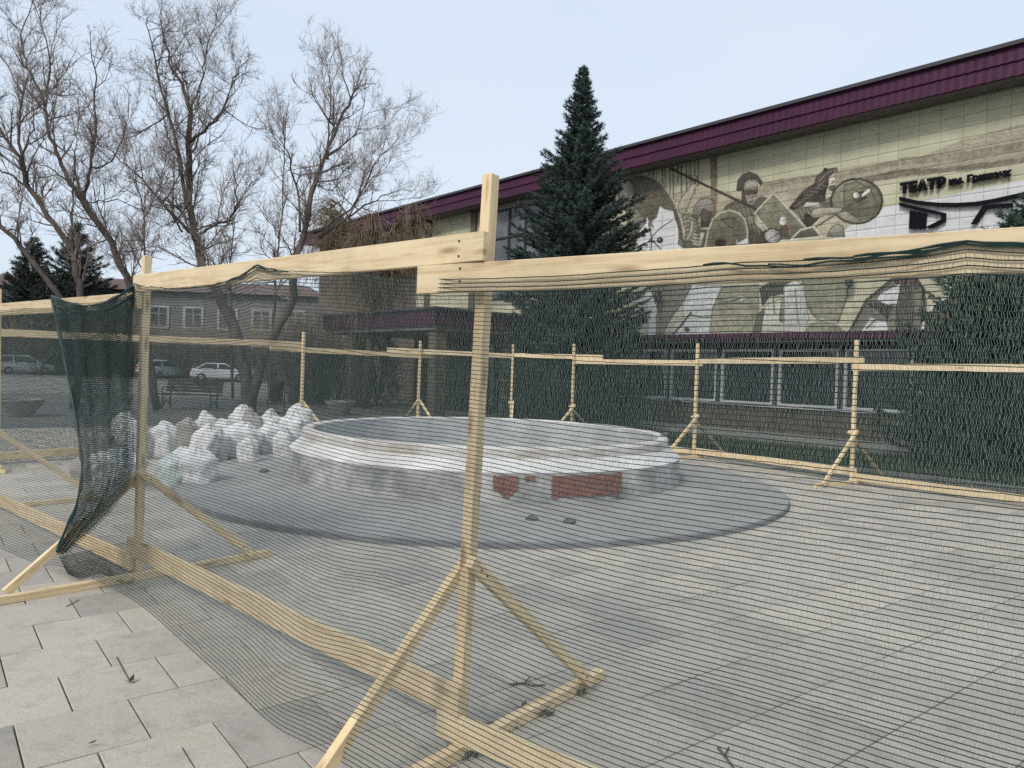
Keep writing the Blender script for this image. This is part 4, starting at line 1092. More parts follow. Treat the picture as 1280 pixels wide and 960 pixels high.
# slow waviness of the threads
for r in range(NR):
    G[r, :, 2] += .0012 * np.sin(U * 11 + r * .35) * np.sin(U * 3.1 + r * .07)
G[..., 2] = np.maximum(G[..., 2], .008)
net_mesh('net', G, .0017, .0009, .0062, M['net'], net, thick_top=5, knit=M['knit'])
# dark doubled hem rolled along the rails
def hem_roll(ua, ub, n, r):
    W = MB(); us = np.linspace(ua, ub, int((ub - ua) / .03)); pts = []
    for u in us:
        i = min(len(U) - 1, int(u / STEP)); pts.append(G[0, i] + np.array([nvec[i, 0], nvec[i, 1], 0]) * .004 + [0, 0, .003 * math.sin(u * 40 + n) - .010 * (n % 3) * (.5 + noise.noise((u * 4, n, 0)))])
    W.tube(pts, r, 5); W.build('rolled_hem', M['net'], net)
for a, b_, n, r in ((u1, uA + .25, 0, .0028), (uA - .35, uA + .35, 1, .0035), (uA - .2, uA + .25, 5, .0035), (uB - .7, uB + .8, 2, .003), (uB - .4, uB + .6, 3, .0035), (uB - .25, uB + .3, 7, .003), (uB - .5, uB + .4, 8, .0025)): hem_roll(a, b_, n, r)

# bunched, doubled-over end of the net hanging left of post P1
bunch = empty('safety_net', tuple(np.r_[NODES['P1'], 0])); tag(bunch, 'dark bunched end of net hanging in folds left of the near post', 'net', 'green nets on the fence')
dP = unit(np.r_[np.array(NODES['P1']) - np.array(NODES['P0']), 0]); nP = np.array([dP[1], -dP[0], 0.0]); nP = nP if nP @ np.array([-1, -1, 0]) > 0 else -nP
PB = np.array([*NODES['P1'], 0.0])
ys = [372, 395, 430, 480, 530, 580, 610, 640, 665, 690]
xl = [65, 70, 77, 87, 96, 103, 101, 93, 80, 72]
xr = [166, 165, 166, 166, 167, 168, 160, 138, 112, 84]
of = [.075, .09, .09, .10, .12, .16, .24, .36, .46, .55]
def bunch_grid(layer, nr_, nc_):
    B = np.zeros((nr_, nc_, 3)); ph = layer * 2.1
    for r in range(nr_):
        v = r / (nr_ - 1); y = 372 + v * (690 - 372)
        a, b_, o = np.interp(y, ys, xl), np.interp(y, ys, xr), np.interp(y, ys, of)
        a += layer * 1.6 * math.sin(v * 5 + ph); b_ -= layer * 2.0 * (math.sin(v * 6 + ph) + 1)
        for c in range(nc_):
            s = c / (nc_ - 1)
            dip = (18 * math.sin(s * math.pi) ** 1.0 + (-12 * s)) * math.exp(-v * 5.0) * (1 if layer < 2 else .6)
            x = a + (b_ - a) * s; fold = .022 * math.sin(s * (9 + 3 * layer) + ph + v * 2) + .012 * math.sin(s * 23 + ph * 3 + v * 3)
            yy = y + dip + 3 * math.sin(s * 7 + ph) * v
            B[r, c] = on_plane(x, yy, PB + nP * (o + fold + .012 * layer), nP)
            B[r, c, 2] = max(.012 + .005 * layer, B[r, c, 2])
    return B
for ly in range(3):
    net_mesh('net', bunch_grid(ly, 120, 46), .0022, .0014, .0085, M['net'], bunch, row_noise=.0015)
# rolled edge of the bunch
W = MB()
W.tube([bunch_grid(0, 60, 3)[r, 0] + np.array([0, 0, .004 * math.sin(r)]) for r in range(60)], [.010 + .004 * math.sin(r * .9) for r in range(60)], 6)
W.build('rolled_edge', M['net'], bunch, mw=Matrix.Identity(4))
W = MB()
q0 = bunch_grid(0, 40, 40); W.tube([q0[0, c] + np.array([0, 0, .01]) for c in range(40)], [.012 + .004 * math.sin(c * .7) for c in range(40)], 6); W.tube([q0[1, c] + np.array([0, 0, .0]) for c in range(40)], .012, 6)
W.build('rolled_edge', M['net'], bunch, mw=Matrix.Identity(4))
# tail lying at the foot of the post
tail = np.zeros((22, 44, 3))
for r in range(22):
    for c in range(44):
        v, s = r / 21, c / 43
        x = 74 + (168 - 74) * s + 10 * v * (1 - s) ; y = 690 + 14 * s + v * (26 - 4 * s) + 4 * math.sin(s * 9) * v - 34 * s * (1 - v)
        p = ground(x, y + 6 * (1 - v), .02 + .05 * (1 - v) + .012 * math.sin(s * 21 + v * 5))
        tail[r, c] = p
net_mesh('net', tail, .0024, .0010, .0100, M['net'], bunch, row_noise=.001)

# far nets on the outside of the ring
fnet = empty('safety_net', (*NODES['D'], 0)); tag(fnet, 'green shade net stretched round the far side of the fence', 'net', 'green nets on the fence')
fpath = [np.array(NODES[k]) for k in ('FR', 'A', 'B', 'C', 'D', 'E', 'G', 'FL')]
fpath = [p + node_normal(k) * .07 for p, k in zip(fpath, ('FR', 'A', 'B', 'C', 'D', 'E', 'G', 'FL'))]
fl = np.r_[0, np.cumsum([np.linalg.norm(b - a) for a, b in zip(fpath[:-1], fpath[1:])])]
fu = np.arange(0, fl[-1], .22); fb = np.stack([np.interp(fu, fl, [p[i] for p in fpath]) for i in range(2)], 1)
NRF = 96
FG = np.zeros((NRF, len(fu), 3))
cen = np.array([-.4, 10.4])
for c in range(len(fu)):
    n = unit(fb[c] - cen); tz = 1.80 + .02 * math.sin(fu[c] * 1.7)
    for r in range(NRF):
        v = r / (NRF - 1); o = .22 * v ** 2 + .02 * math.sin(fu[c] * 3 + v * 3)
        FG[r, c] = (fb[c, 0] + n[0] * o, fb[c, 1] + n[1] * o, tz + (.02 - tz) * v)
net_mesh('net', FG, .0034, .0024, .0095, M['net'], fnet, sides=3)

# ------------------------------------------------------------------ conifers
def needle_mat(name, c0, c1):
    return noise_mat(name, [(0.3, c0), (0.7, c1)], 1.6, 0.65, 0.25, mottle=(9, .45))
M['spruce'] = needle_mat('spruce_needles', (0.020, 0.039, 0.034), (0.056, 0.086, 0.073))
M['fir'] = needle_mat('fir_needles', (0.026, 0.056, 0.038), (0.065, 0.110, 0.070))
M['darkfir'] = needle_mat('dark_fir_needles', (0.018, 0.026, 0.022), (0.040, 0.050, 0.040))
M['juniper'] = needle_mat('juniper_needles', (0.022, 0.045, 0.028), (0.05, 0.085, 0.05))
M['bark'] = noise_mat('dark_bark', [(0.3, (0.048, 0.040, 0.035)), (0.7, (0.135, 0.114, 0.098))], 5, 0.95, 0.1, bump=.8, bscale=16, stretch=(1, 1, .25))
M['twig'] = noise_mat('twig_bark', [(0.3, (0.15, 0.12, 0.103)), (0.7, (0.27, 0.22, 0.19))], 3, 0.9, 0.1)
M['brown_twig'] = noise_mat('brown_twig', [(0.3, (0.17, 0.13, 0.085)), (0.7, (0.32, 0.255, 0.175))], 2, 0.9, 0.1)

def foliage(name, A, B, per, nl, nw, mat, parent, spread=.75, seed=0):
    """twigs A->B clothed in flat narrow needle sprays"""
    r = np.random.default_rng(seed); n = len(A)
    t = r.uniform(0.05, 1.0, (n, per)); P = A[:, None] + (B - A)[:, None] * t[..., None]
    D = B - A; D /= np.linalg.norm(D, axis=1, keepdims=True) + 1e-9
    N = r.normal(0, 1, (n, per, 3)); N -= (N * D[:, None]).sum(-1, keepdims=True) * D[:, None]; N /= np.linalg.norm(N, axis=2, keepdims=True) + 1e-9
    dirn = D[:, None] * (1 - spread * .45) + N * spread; dirn /= np.linalg.norm(dirn, axis=2, keepdims=True)
    side = np.cross(dirn, N); side /= np.linalg.norm(side, axis=2, keepdims=True) + 1e-9
    ll = nl * r.uniform(.6, 1.3, (n, per, 1)); wv = nw * r.uniform(.7, 1.3, (n, per, 1))
    V = np.stack([P - side * wv * .5, P + side * wv * .5, P + dirn * ll], 2).reshape(-1, 3)
    return link(name, mesh_np(name, V, np.arange(len(V)).reshape(-1, 3)), mat, parent)
def conifer(name, P, H, R, label, mat, prof, seed, n_br=420, z0=.15, per=13, nl=.085, nw=.022, tw=9, droop=.25, group='conifers', gap=0.0, twl=.30):
    r = random.Random(seed)
    T = empty(name, tuple(P)); tag(T, label, 'tree', group)
    W = MB(); k = 10
    W.tube([(0, 0, 0)] + [(.03 * math.sin(i + seed), .03 * math.cos(i * 1.3 + seed), H * i / k) for i in range(1, k + 1)], [.022 * H] + [max(.008, .019 * H * (1 - i / k)) for i in range(1, k + 1)], 8)
    W.build('trunk', M['bark'], T, True)
    A = []; Bp = []; WB = MB()
    for i in range(n_br):
        t = (i + r.random()) / n_br; t = 1 - (1 - t) ** .82
        z = z0 + (H - z0) * t
        if gap and r.random() < gap: continue
        a = i * 2.399 + r.uniform(-.4, .4); L = R * prof(t) * (r.uniform(.72, 1.1) if t < .55 else r.uniform(.62, 1.18))
        if L < .05: L = .05
        steps = max(2, int(L / .16)); pts = []
        el0 = .15 + .75 * t - droop * (1 - t)
        for s in range(steps + 1):
            q = s / steps; rr = L * q
            pts.append((rr * math.cos(a + .1 * math.sin(3 * q + i)), rr * math.sin(a + .1 * math.sin(3 * q + i)), z + L * (el0 * q * .6 - droop * .5 * q * (1 - q) + .12 * q * q)))
        pts = np.array(pts)
        if L > .25: WB.tube(pts, [max(.004, .014 * L * (1 - s / steps) + .004) for s in range(steps + 1)], 4, False)
        nt_ = max(3, int(tw * L / .8) + 2)
        for s in range(nt_):
            q = (.18 + .82 * (s + r.random()) / nt_) if L > .5 else (s + r.random()) / nt_
            j = min(steps - 1, int(q * steps)); f = q * steps - j; p = pts[j] * (1 - f) + pts[j + 1] * f
            d = pts[j + 1] - pts[j]; d /= np.linalg.norm(d) + 1e-9
            sdv = np.cross(d, [0, 0, 1]); sdv /= np.linalg.norm(sdv) + 1e-9
            sg = 1 if s % 2 else -1; l = twl * r.uniform(.5, 1.15) * (1 - .45 * q) * min(1, .45 + L / 1.2)
            dd = d * r.uniform(.5, .9) + sdv * sg * r.uniform(.3, .9) + np.array([0, 0, r.uniform(-.35, .30)])
            dd /= np.linalg.norm(dd); A.append(p); Bp.append(p + dd * l)
        A.append(pts[-2]); Bp.append(pts[-1] + (pts[-1] - pts[-2]) * .4)
    for s in range(8):
        zt = H * (1 - .012 * s); A.append((0, 0, zt - .1)); Bp.append((.05 * math.cos(s * 2), .05 * math.sin(s * 2), zt + .06))
    WB.build('branches', M['bark'], T)
    foliage('crown', np.array(A), np.array(Bp), per, nl, nw, mat, T, seed=seed)
    return T
def spruce_prof(t):
    return np.interp(t, [0, .1, .3, .45, .51, .60, .677, .74, .797, .906, 1], [1, 1, .97, .88, .80, .66, .52, .36, .25, .14, .02])
sp = at(722, 300, 20.2)
conifer('spruce_tree', (sp[0], 20.2, 0), 9.75, 2.05, 'tall dark blue green spruce with thin tip standing before the theatre', M['spruce'], spruce_prof, 3, n_br=680, tw=15, per=19, nl=.095, nw=.021)
fp = at(1300, 400, 14.2)
conifer('fir_tree', (fp[0], 14.2, 0), 5.45, 2.75, 'broad green fir at the right picture edge hiding the facade', M['fir'], lambda t: np.interp(t, [0, .15, .5, .8, .9, 1], [1, .98, .66, .24, .12, .02]), 5, n_br=560, tw=17, per=18, nl=.095, nw=.018)
for px, dp, ytop, R, seed, lb in ((42, 67, 298, 4.0, 8, 'dark fir beyond the left rail, left of the bare leaning trunk'), (97, 66, 280, 4.4, 9, 'dark ragged fir beyond the left rail behind the bare trunk')):
    p = at(px, ytop, dp); conifer('fir_tree', (p[0], dp, 0), p[2], R, lb, M['darkfir'], lambda t: np.interp(t, [0, .3, .7, 1], [1, .9, .42, .03]), seed, n_br=230, tw=9, per=12, nl=.30, nw=.06, gap=.1, twl=.8)
# clipped evergreen shrubs before the portico and behind the street
def shrub(P, rx, h, label, seed, mat='juniper', group='evergreen shrubs', n=900):
    r = random.Random(seed); T = empty('evergreen_shrub', tuple(P)); tag(T, label, 'shrub', group)
    W = MB(); A = []; B = []
    for i in range(14):
        a = r.uniform(0, 6.28); W.tube([(0, 0, 0), (.3 * rx * math.cos(a), .3 * rx * math.sin(a), h * .4), (.6 * rx * math.cos(a), .6 * rx * math.sin(a), h * r.uniform(.5, .9))], [.03, .02, .008], 4)
    W.build('stems', M['bark'], T)
    for i in range(n):
        a = r.uniform(0, 6.28); z = r.random() ** .8; q = math.sqrt(r.uniform(.25, 1)) * rx * (1 - .55 * z ** 2.2) * (1 + .25 * noise.noise((math.cos(a) * 1.5, math.sin(a) * 1.5, z * 3 + seed)))
        p = np.array([q * math.cos(a), q * math.sin(a), z * h]); d = np.array([math.cos(a) * .6, math.sin(a) * .6, r.uniform(.2, 1)]); A.append(p); B.append(p + d * .28)
    foliage('foliage', np.array(A), np.array(B), 12, .11, .03, M[mat], T, seed=seed)
for px, by, rx, h, lb, sd in ((408, 498, 1.0, 2.0, 'dark rounded evergreen shrub right of a far fence post', 21), (462, 497, .95, 2.75, 'taller evergreen shrub beside the left portico column', 22)):
    p = ground(px, by + 10); shrub((p[0], p[1] + 1.5, 0), rx, h, lb, sd)
hx = [(-33, 62, 3.6), (-27.5, 63, 3.2), (-39, 61, 4.0), (-22.5, 62, 3.0)]
hl = ['dark hedge clump across the street behind the bunched net', 'dark hedge clump behind the white cars above the bench', 'dark hedge clump behind the silver estate car', 'low hedge clump behind the white car left of the trunk']
for (x, y, h), lb in zip(hx, hl): shrub((x, y, -.04), 3.0, h, lb, int(y * 7 + x), 'darkfir', 'hedge clumps across the street', 700)

# ------------------------------------------------------------------ bare deciduous trees
def bare_tree(name, base, depth, limbs, label, seed, trunk_r=.3, twl=1.0, dens=1.0, scale=2.37, ox=0, oy=0, group='bare trees by the street'):
    """limbs: list of (pixel polyline, r0, r1) in zoomed photo pixels; depth wanders so that the crown has volume"""
    r = random.Random(seed); T = empty(name, tuple(base)); tag(T, label, 'tree', group); inv = PW[T.name].inverted()
    b0 = np.array(base); W = MB(); TW = MB(); thick = []
    def rv(s): return np.array([r.gauss(0, s), r.gauss(0, s), r.gauss(0, s)])
    def twig(p, d, l, rad, lev):
        seg = 4 if lev == 0 else 3; pts = [p]; dd = d.copy()
        for s in range(seg):
            dd = dd + rv(.20) + np.array([0, 0, .10]); dd /= np.linalg.norm(dd)
            pts.append(pts[-1] + dd * l / seg)
        rr = [rad * (1 - .7 * s / seg) for s in range(seg + 1)]
        (W if lev == 0 else TW).tube(pts, rr, 5 if lev == 0 else 3, False)
        if lev < 3:
            n = {0: int(9 * dens * l), 1: int(6 * dens * l) + 2, 2: 4}[lev]
            for i in range(max(2, n)):
                q = r.uniform(.15, 1) * seg; j = min(seg - 1, int(q)); f = q - j; pp = pts[j] * (1 - f) + pts[j + 1] * f
                ax = pts[j + 1] - pts[j]; ax /= np.linalg.norm(ax) + 1e-9
                nd_ = ax * r.uniform(.5, 1.0) + rv(.55) + np.array([0, 0, .22]); nd_ /= np.linalg.norm(nd_)
                twig(pp, nd_, l * r.uniform(.32, .62) if lev < 2 else l * r.uniform(.5, .9), max(.0032, rad * .46), lev + 1)
    for pl, r0, r1 in limbs:
        pts = []; dz = r.uniform(-1, 1) * .4; off = 0.0
        for i, (zx, zy) in enumerate(pl):
            if i: off += r.uniform(-.45, .45)
            pts.append(at(ox + zx / scale, oy + zy / scale, depth + off) - b0)
        # smooth subdivision
        P = []
        for a, b in zip(pts[:-1], pts[1:]):
            for s in range(4): P.append(a + (b - a) * s / 4 + rv(.025))
        P.append(pts[-1]); n = len(P)
        W.tube(P, [.58 * (r0 + (r1 - r0) * (i / (n - 1)) ** .8) for i in range(n)], 8, True)
        tot = sum(np.linalg.norm(b - a) for a, b in zip(P[:-1], P[1:]))
        k = int(tot * 3.0 * dens)
        for i in range(k):
            q = (.22 + .78 * (i + r.random()) / k) * (n - 1); j = min(n - 2, int(q)); f = q - j; p = P[j] * (1 - f) + P[j + 1] * f
            if p[2] + b0[2] < 3.2: continue
            ax = P[j + 1] - P[j]; ax /= np.linalg.norm(ax) + 1e-9
            d = ax * .55 + rv(.6) + np.array([0, 0, .25]); d /= np.linalg.norm(d)
            rad = r0 + (r1 - r0) * (q / (n - 1))
            twig(p, d, twl * r.uniform(.6, 1.5), max(.010, min(.03, rad * .4)), 0 if r.random() < .45 else 1)
        d = P[-1] - P[-2]; d /= np.linalg.norm(d)
        twig(P[-1], d, twl * .55, min(r1, .016), 0)
    W.build('trunk', M['bark'], T, True); TW.build('twigs', M['twig'], T)
    return T
g1 = ground(196, 512)
bare_tree('bare_tree', (g1[0], g1[1], 0), g1[1], [
    ([(465, 1213), (430, 1000), (385, 850), (330, 720), (245, 595)], .22, .15), ([(245, 595), (200, 530), (165, 450), (140, 360), (125, 290), (80, 200), (60, 100), (95, 10)], .14, .02),
    ([(245, 595), (270, 500), (280, 400), (285, 230), (270, 150)], .10, .02), ([(140, 285), (150, 180), (120, 60), (130, -20)], .06, .015), ([(270, 500), (330, 480), (370, 400), (380, 330)], .05, .015),
    ([(200, 530), (130, 490)], .05, .02), ([(330, 720), (300, 640), (280, 580)], .05, .02), ([(385, 850), (360, 750), (420, 740)], .05, .02), ([(255, 600), (340, 590), (420, 620)], .04, .015)],
    'bare tree with dark trunk leaning left behind the left post', 31, twl=1.1, dens=.95)
g2 = ground(95, 512)
bare_tree('bare_tree', (g2[0], g2[1], 0), g2[1], [
    ([(225, 1213), (240, 950), (235, 840), (215, 740), (140, 640), (80, 540), (60, 470), (0, 390), (-60, 300)], .22, .05), ([(140, 640), (110, 590), (40, 520), (-30, 490)], .10, .03),
    ([(80, 540), (50, 380), (70, 280), (20, 190)], .09, .02), ([(215, 740), (215, 600), (220, 450)], .07, .02), ([(235, 960), (80, 750), (0, 670), (-60, 600)], .15, .08), ([(60, 470), (100, 380), (95, 300)], .05, .015)],
    'bare tree forking at left edge above the dark firs', 32, twl=1.05, dens=.85)
g3 = ground(312, 517)
bare_tree('bare_tree', (g3[0], g3[1], 0), g3[1], [
    ([(742, 1225), (725, 1100), (690, 960), (640, 860), (600, 790), (575, 700), (560, 600), (560, 470), (565, 330)], .36, .13), ([(565, 330), (540, 250), (500, 180), (475, 60)], .11, .03),
    ([(565, 420), (640, 360), (690, 250), (720, 190)], .09, .02), ([(555, 620), (525, 420), (475, 260), (440, 90)], .11, .03), ([(590, 690), (640, 665), (682, 655), (700, 600), (697, 530)], .08, .03),
    ([(562, 690), (480, 600), (400, 510), (350, 470)], .09, .02), ([(565, 330), (600, 230), (620, 120), (640, 60)], .06, .015), ([(540, 690), (510, 640), (515, 480)], .06, .02), ([(560, 470), (590, 400), (660, 330), (700, 230)], .06, .015), ([(480, 600), (530, 520), (520, 400)], .05, .015),
    ([(742, 1200), (790, 1030), (870, 880), (870, 765), (905, 680), (930, 540), (960, 470), (1020, 330), (1060, 260)], .30, .04), ([(965, 470), (980, 330), (978, 180)], .06, .015),
    ([(930, 690), (1040, 620), (1110, 490), (1140, 450)], .07, .015), ([(945, 700), (1080, 610), (1150, 575)], .08, .015), ([(890, 690), (880, 560), (850, 450), (840, 400)], .07, .02), ([(940, 540), (1000, 530), (1030, 500)], .05, .02), ([(960, 470), (1050, 400), (1080, 300)], .05, .012), ([(870, 760), (830, 690), (800, 660)], .04, .015)],
    'big bare twin stemmed tree standing behind the white sacks', 33, twl=1.05, dens=1.0)
for pl, lb, sd, px in (([[(800, 1180), (815, 900), (820, 770), (838, 620), (842, 440), (850, 330)]], 'slender bare tree between the two big stems', 34, 338), ([[(425, 1180), (425, 900), (428, 755), (430, 640), (405, 540), (390, 430)], [(430, 640), (470, 560), (490, 480)]], 'slender bare tree rising right behind the left post', 35, 179),
                       ([[(690, 1180), (685, 900), (682, 790), (695, 640), (690, 480)]], 'thin bare sapling with a dark trunk left of the twin stems gap', 36, 291)):
    gg = ground(px, 500)
    bare_tree('bare_tree', (gg[0], gg[1], 0), gg[1], [(p, .10 if i == 0 else .05, .02) for i, p in enumerate(pl)], lb, sd, twl=1.0, dens=.9)
# weeping tree with ochre twigs before the theatre's end wall
def weeping(base, H, R, label, seed):
    r = random.Random(seed); T = empty('weeping_tree', tuple(base)); tag(T, label, 'tree', 'bare trees by the street'); W = MB(); TW = MB()
    top = np.array([.3, 0, H * .75]); W.tube([(0, 0, 0), (.1, .05, H * .3), (.25, 0, H * .55), top], [.2, .16, .13, .09], 8)
    for i in range(34):
        a = r.uniform(0, 6.28); s0 = np.array([.2, 0, H * r.uniform(.45, .75)]); q = R * r.uniform(.45, .85)
        pts = [s0, s0 + np.array([q * .4 * math.cos(a), q * .4 * math.sin(a), H * .12]), s0 + np.array([q * .75 * math.cos(a), q * .75 * math.sin(a), H * .26 * r.uniform(.5, 1)]), s0 + np.array([q * math.cos(a), q * math.sin(a), H * .16])]
        W.tube(pts, [.06, .045, .03, .02], 5)
        for k in range(95):
            t = r.uniform(.25, 3); j = min(2, int(t)); f = t - j; p = pts[j] * (1 - f) + pts[j + 1] * f
            aa = a + r.gauss(0, .9); L = r.choice((r.uniform(-.9, .2), r.uniform(-.4, .9), r.uniform(.5, 1.8))); o = r.uniform(.3, .9)
            TW.tube([p, p + np.array([o * .5 * math.cos(aa), o * .5 * math.sin(aa), .22 * r.random()]), p + np.array([o * math.cos(aa), o * math.sin(aa), -L * .35]), p + np.array([o * 1.15 * math.cos(aa) + r.gauss(0, .1), o * 1.15 * math.sin(aa) + r.gauss(0, .1), -L])], [.011, .009, .007, .005], 3, False)
    W.build('trunk', M['bark'], T, True); TW.build('twigs', M['brown_twig'], T)
wp = at(462, 300, 27.5); weeping((wp[0], 27.5, 0), 7.6, 2.5, 'weeping tree with ochre twigs before the brown end of the theatre', 41)

# thickets of bare twigs along the street
def thicket(P, w, h, label, seed, n=420):
    r = random.Random(seed); T = empty('bare_shrub', tuple(P)); tag(T, label, 'shrub', 'bare shrubs along the street'); W = MB()
    for i in range(n):
        a = r.uniform(0, 6.28); q = w * math.sqrt(r.random()); p = np.array([q * math.cos(a) * .5, q * math.sin(a) * .5, 0]); d = np.array([math.cos(a) * q * .5 + r.gauss(0, .3), math.sin(a) * q * .5 + r.gauss(0, .3), h * r.uniform(.5, 1.05)])
        mid = p + d * .5 + np.array([r.gauss(0, .12), r.gauss(0, .12), .1]); e = p + d
        W.tube([p, mid, e], [.016, .011, .006], 3, False)
        for k in range(4):
            f = r.uniform(.35, .95); b = p + d * f; W.tube([b, b + np.array([r.gauss(0, .3), r.gauss(0, .3), r.uniform(.1, .6)])], [.008, .005], 3, False)
    W.build('twigs', M['brown_twig' if seed % 2 else 'twig'], T)
for k, (x, y, w, h, lb) in enumerate(((-24.5, 63, 3.4, 5.6, 'bare twiggy shrub before the house, left of the twin stemmed trunk'), (-19.0, 62, 3.2, 6.0, 'bare twiggy shrub before the house, right of the twin stems'), (-29.5, 64, 3.4, 5.4, 'bare twiggy shrub before the house, above the park bench'), (-34.5, 64, 3.4, 5.8, 'bare twiggy shrub across the street behind the bunched net'), (-8.2, 30, 1.5, 3.6, 'bare twiggy shrub right of the litter bin'), (-41, 65, 3.4, 5.2, 'bare twiggy shrub across the street below the dark firs'))): thicket((x, y, -.04), w, h, lb, 50 + k)

# ------------------------------------------------------------------ street furniture beyond the fence
M['iron'] = flat('black_iron', (0.02, 0.022, 0.024), .5, .4)
M['darkwood'] = noise_mat('dark_bench_wood', [(0.3, (0.03, 0.032, 0.032)), (0.7, (0.07, 0.068, 0.06))], 5, .7, .25, stretch=(1, 9, 9))
def rz(a): return Matrix.Rotation(a, 4, 'Z')
gb = ground(232, 511); bench = empty('park_bench', tuple(gb), math.radians(-6)); tag(bench, 'long dark slatted park bench with iron legs behind the sacks', 'bench')
for i in range(5):
    W = MB(); W.box((0, .05 + .09 * i, .45), 1.9, .075, .035); W.build('seat_slat', M['darkwood'], bench)
for i in range(4):
    W = MB(); W.box((0, .50 + .03 * i, .56 + .1 * i), 1.9, .03, .085); W.build('back_slat', M['darkwood'], bench)
for x in (-.8, .8):
    W = MB(); W.tube([(x, .0, 0), (x, .06, .25), (x, .03, .43)], .025, 6); W.tube([(x, .52, 0), (x, .44, .25), (x, .48, .45), (x, .62, .92)], .025, 6); W.tube([(x, .03, .43), (x, .48, .43)], .022, 6)
    W.tube([(x, .02, .02), (x, .18, .2), (x, .27, .24), (x, .36, .2), (x, .5, .02)], .018, 6); W.tube([(x, .02, .45), (x, -.02, .62), (x, .2, .68), (x, .55, .66)], .02, 6)
    W.build('leg', M['iron'], bench)
gb = ground(345, 514); bn = empty('litter_bin', tuple(gb), .1); tag(bn, 'dark litter bin hung between two thin posts behind the sacks', 'bin')
W = MB(); W.tube([(0, 0, .30), (0, 0, .34), (0, 0, .92), (0, 0, .95)], [.15, .20, .225, .215], 14); W.build('bucket', M['iron'], bn, True)
for x in (-.26, .26):
    W = MB(); W.tube([(x, 0, 0), (x, 0, 1.0)], .018, 8); W.build('leg', M['iron'], bn)
W = MB(); W.tube([(-.26, 0, .25), (.26, 0, .25)], .014, 6); W.tube([(-.26, 0, .8), (.26, 0, .8)], .014, 6); W.build('crossbar', M['iron'], bn)
def planter(px, by, r, h, label):
    g0 = ground(px, by); T = empty('planter_bowl', (g0[0], g0[1] + r, 0)); tag(T, label, 'planter', 'round concrete planters')
    lathe('bowl', [(r * .45, -.03), (r * .55, .05), (r * .95, h * .85), (r, h), (r * .9, h), (r * .86, h * .8), (.02, h * .78)], M['kerb'], 40, .006, T)
    lathe('soil', [(r * .86, h * .81), (.02, h * .86)], M['lawn'], 30, .0, T)
planter(420, 518, .5, .40, 'round concrete planter bowl beyond the fence right of the sacks')
planter(8, 520, .55, .40, 'round concrete planter bowl at the left picture edge')
# kerbs of the street
for a, b, lb in (((-26, 30), (-7.5, 33), 'pale street kerb behind the bench'), ((-60, 47), (-9, 51), 'pale street kerb in front of the parked cars')):
    a = np.array([*a, 0.0]); b = np.array([*b, 0.0]); d = unit(b - a); W = MB()
    W.box((a + b) / 2 + [0, 0, .02], np.linalg.norm(b - a), .16, .13, np.array([[d[0], -d[1], 0], [d[1], d[0], 0], [0, 0, 1]])); o = W.build('kerb', M['kerb']); tag(o, lb, kind='structure')
sheet('pavement', [(-40, 30.2, -.034), (-26, 30.2, -.034), (-7.5, 33.1, -.034), (-9, 50.8, -.034), (-60, 46.9, -.034)], noise_mat('pale_pavement', [(0.3, (.20, .195, .185)), (0.7, (.30, .29, .27))], .8, .9, .15, mottle=(4, .3)), 'pale worn pavement between bench and parked cars')

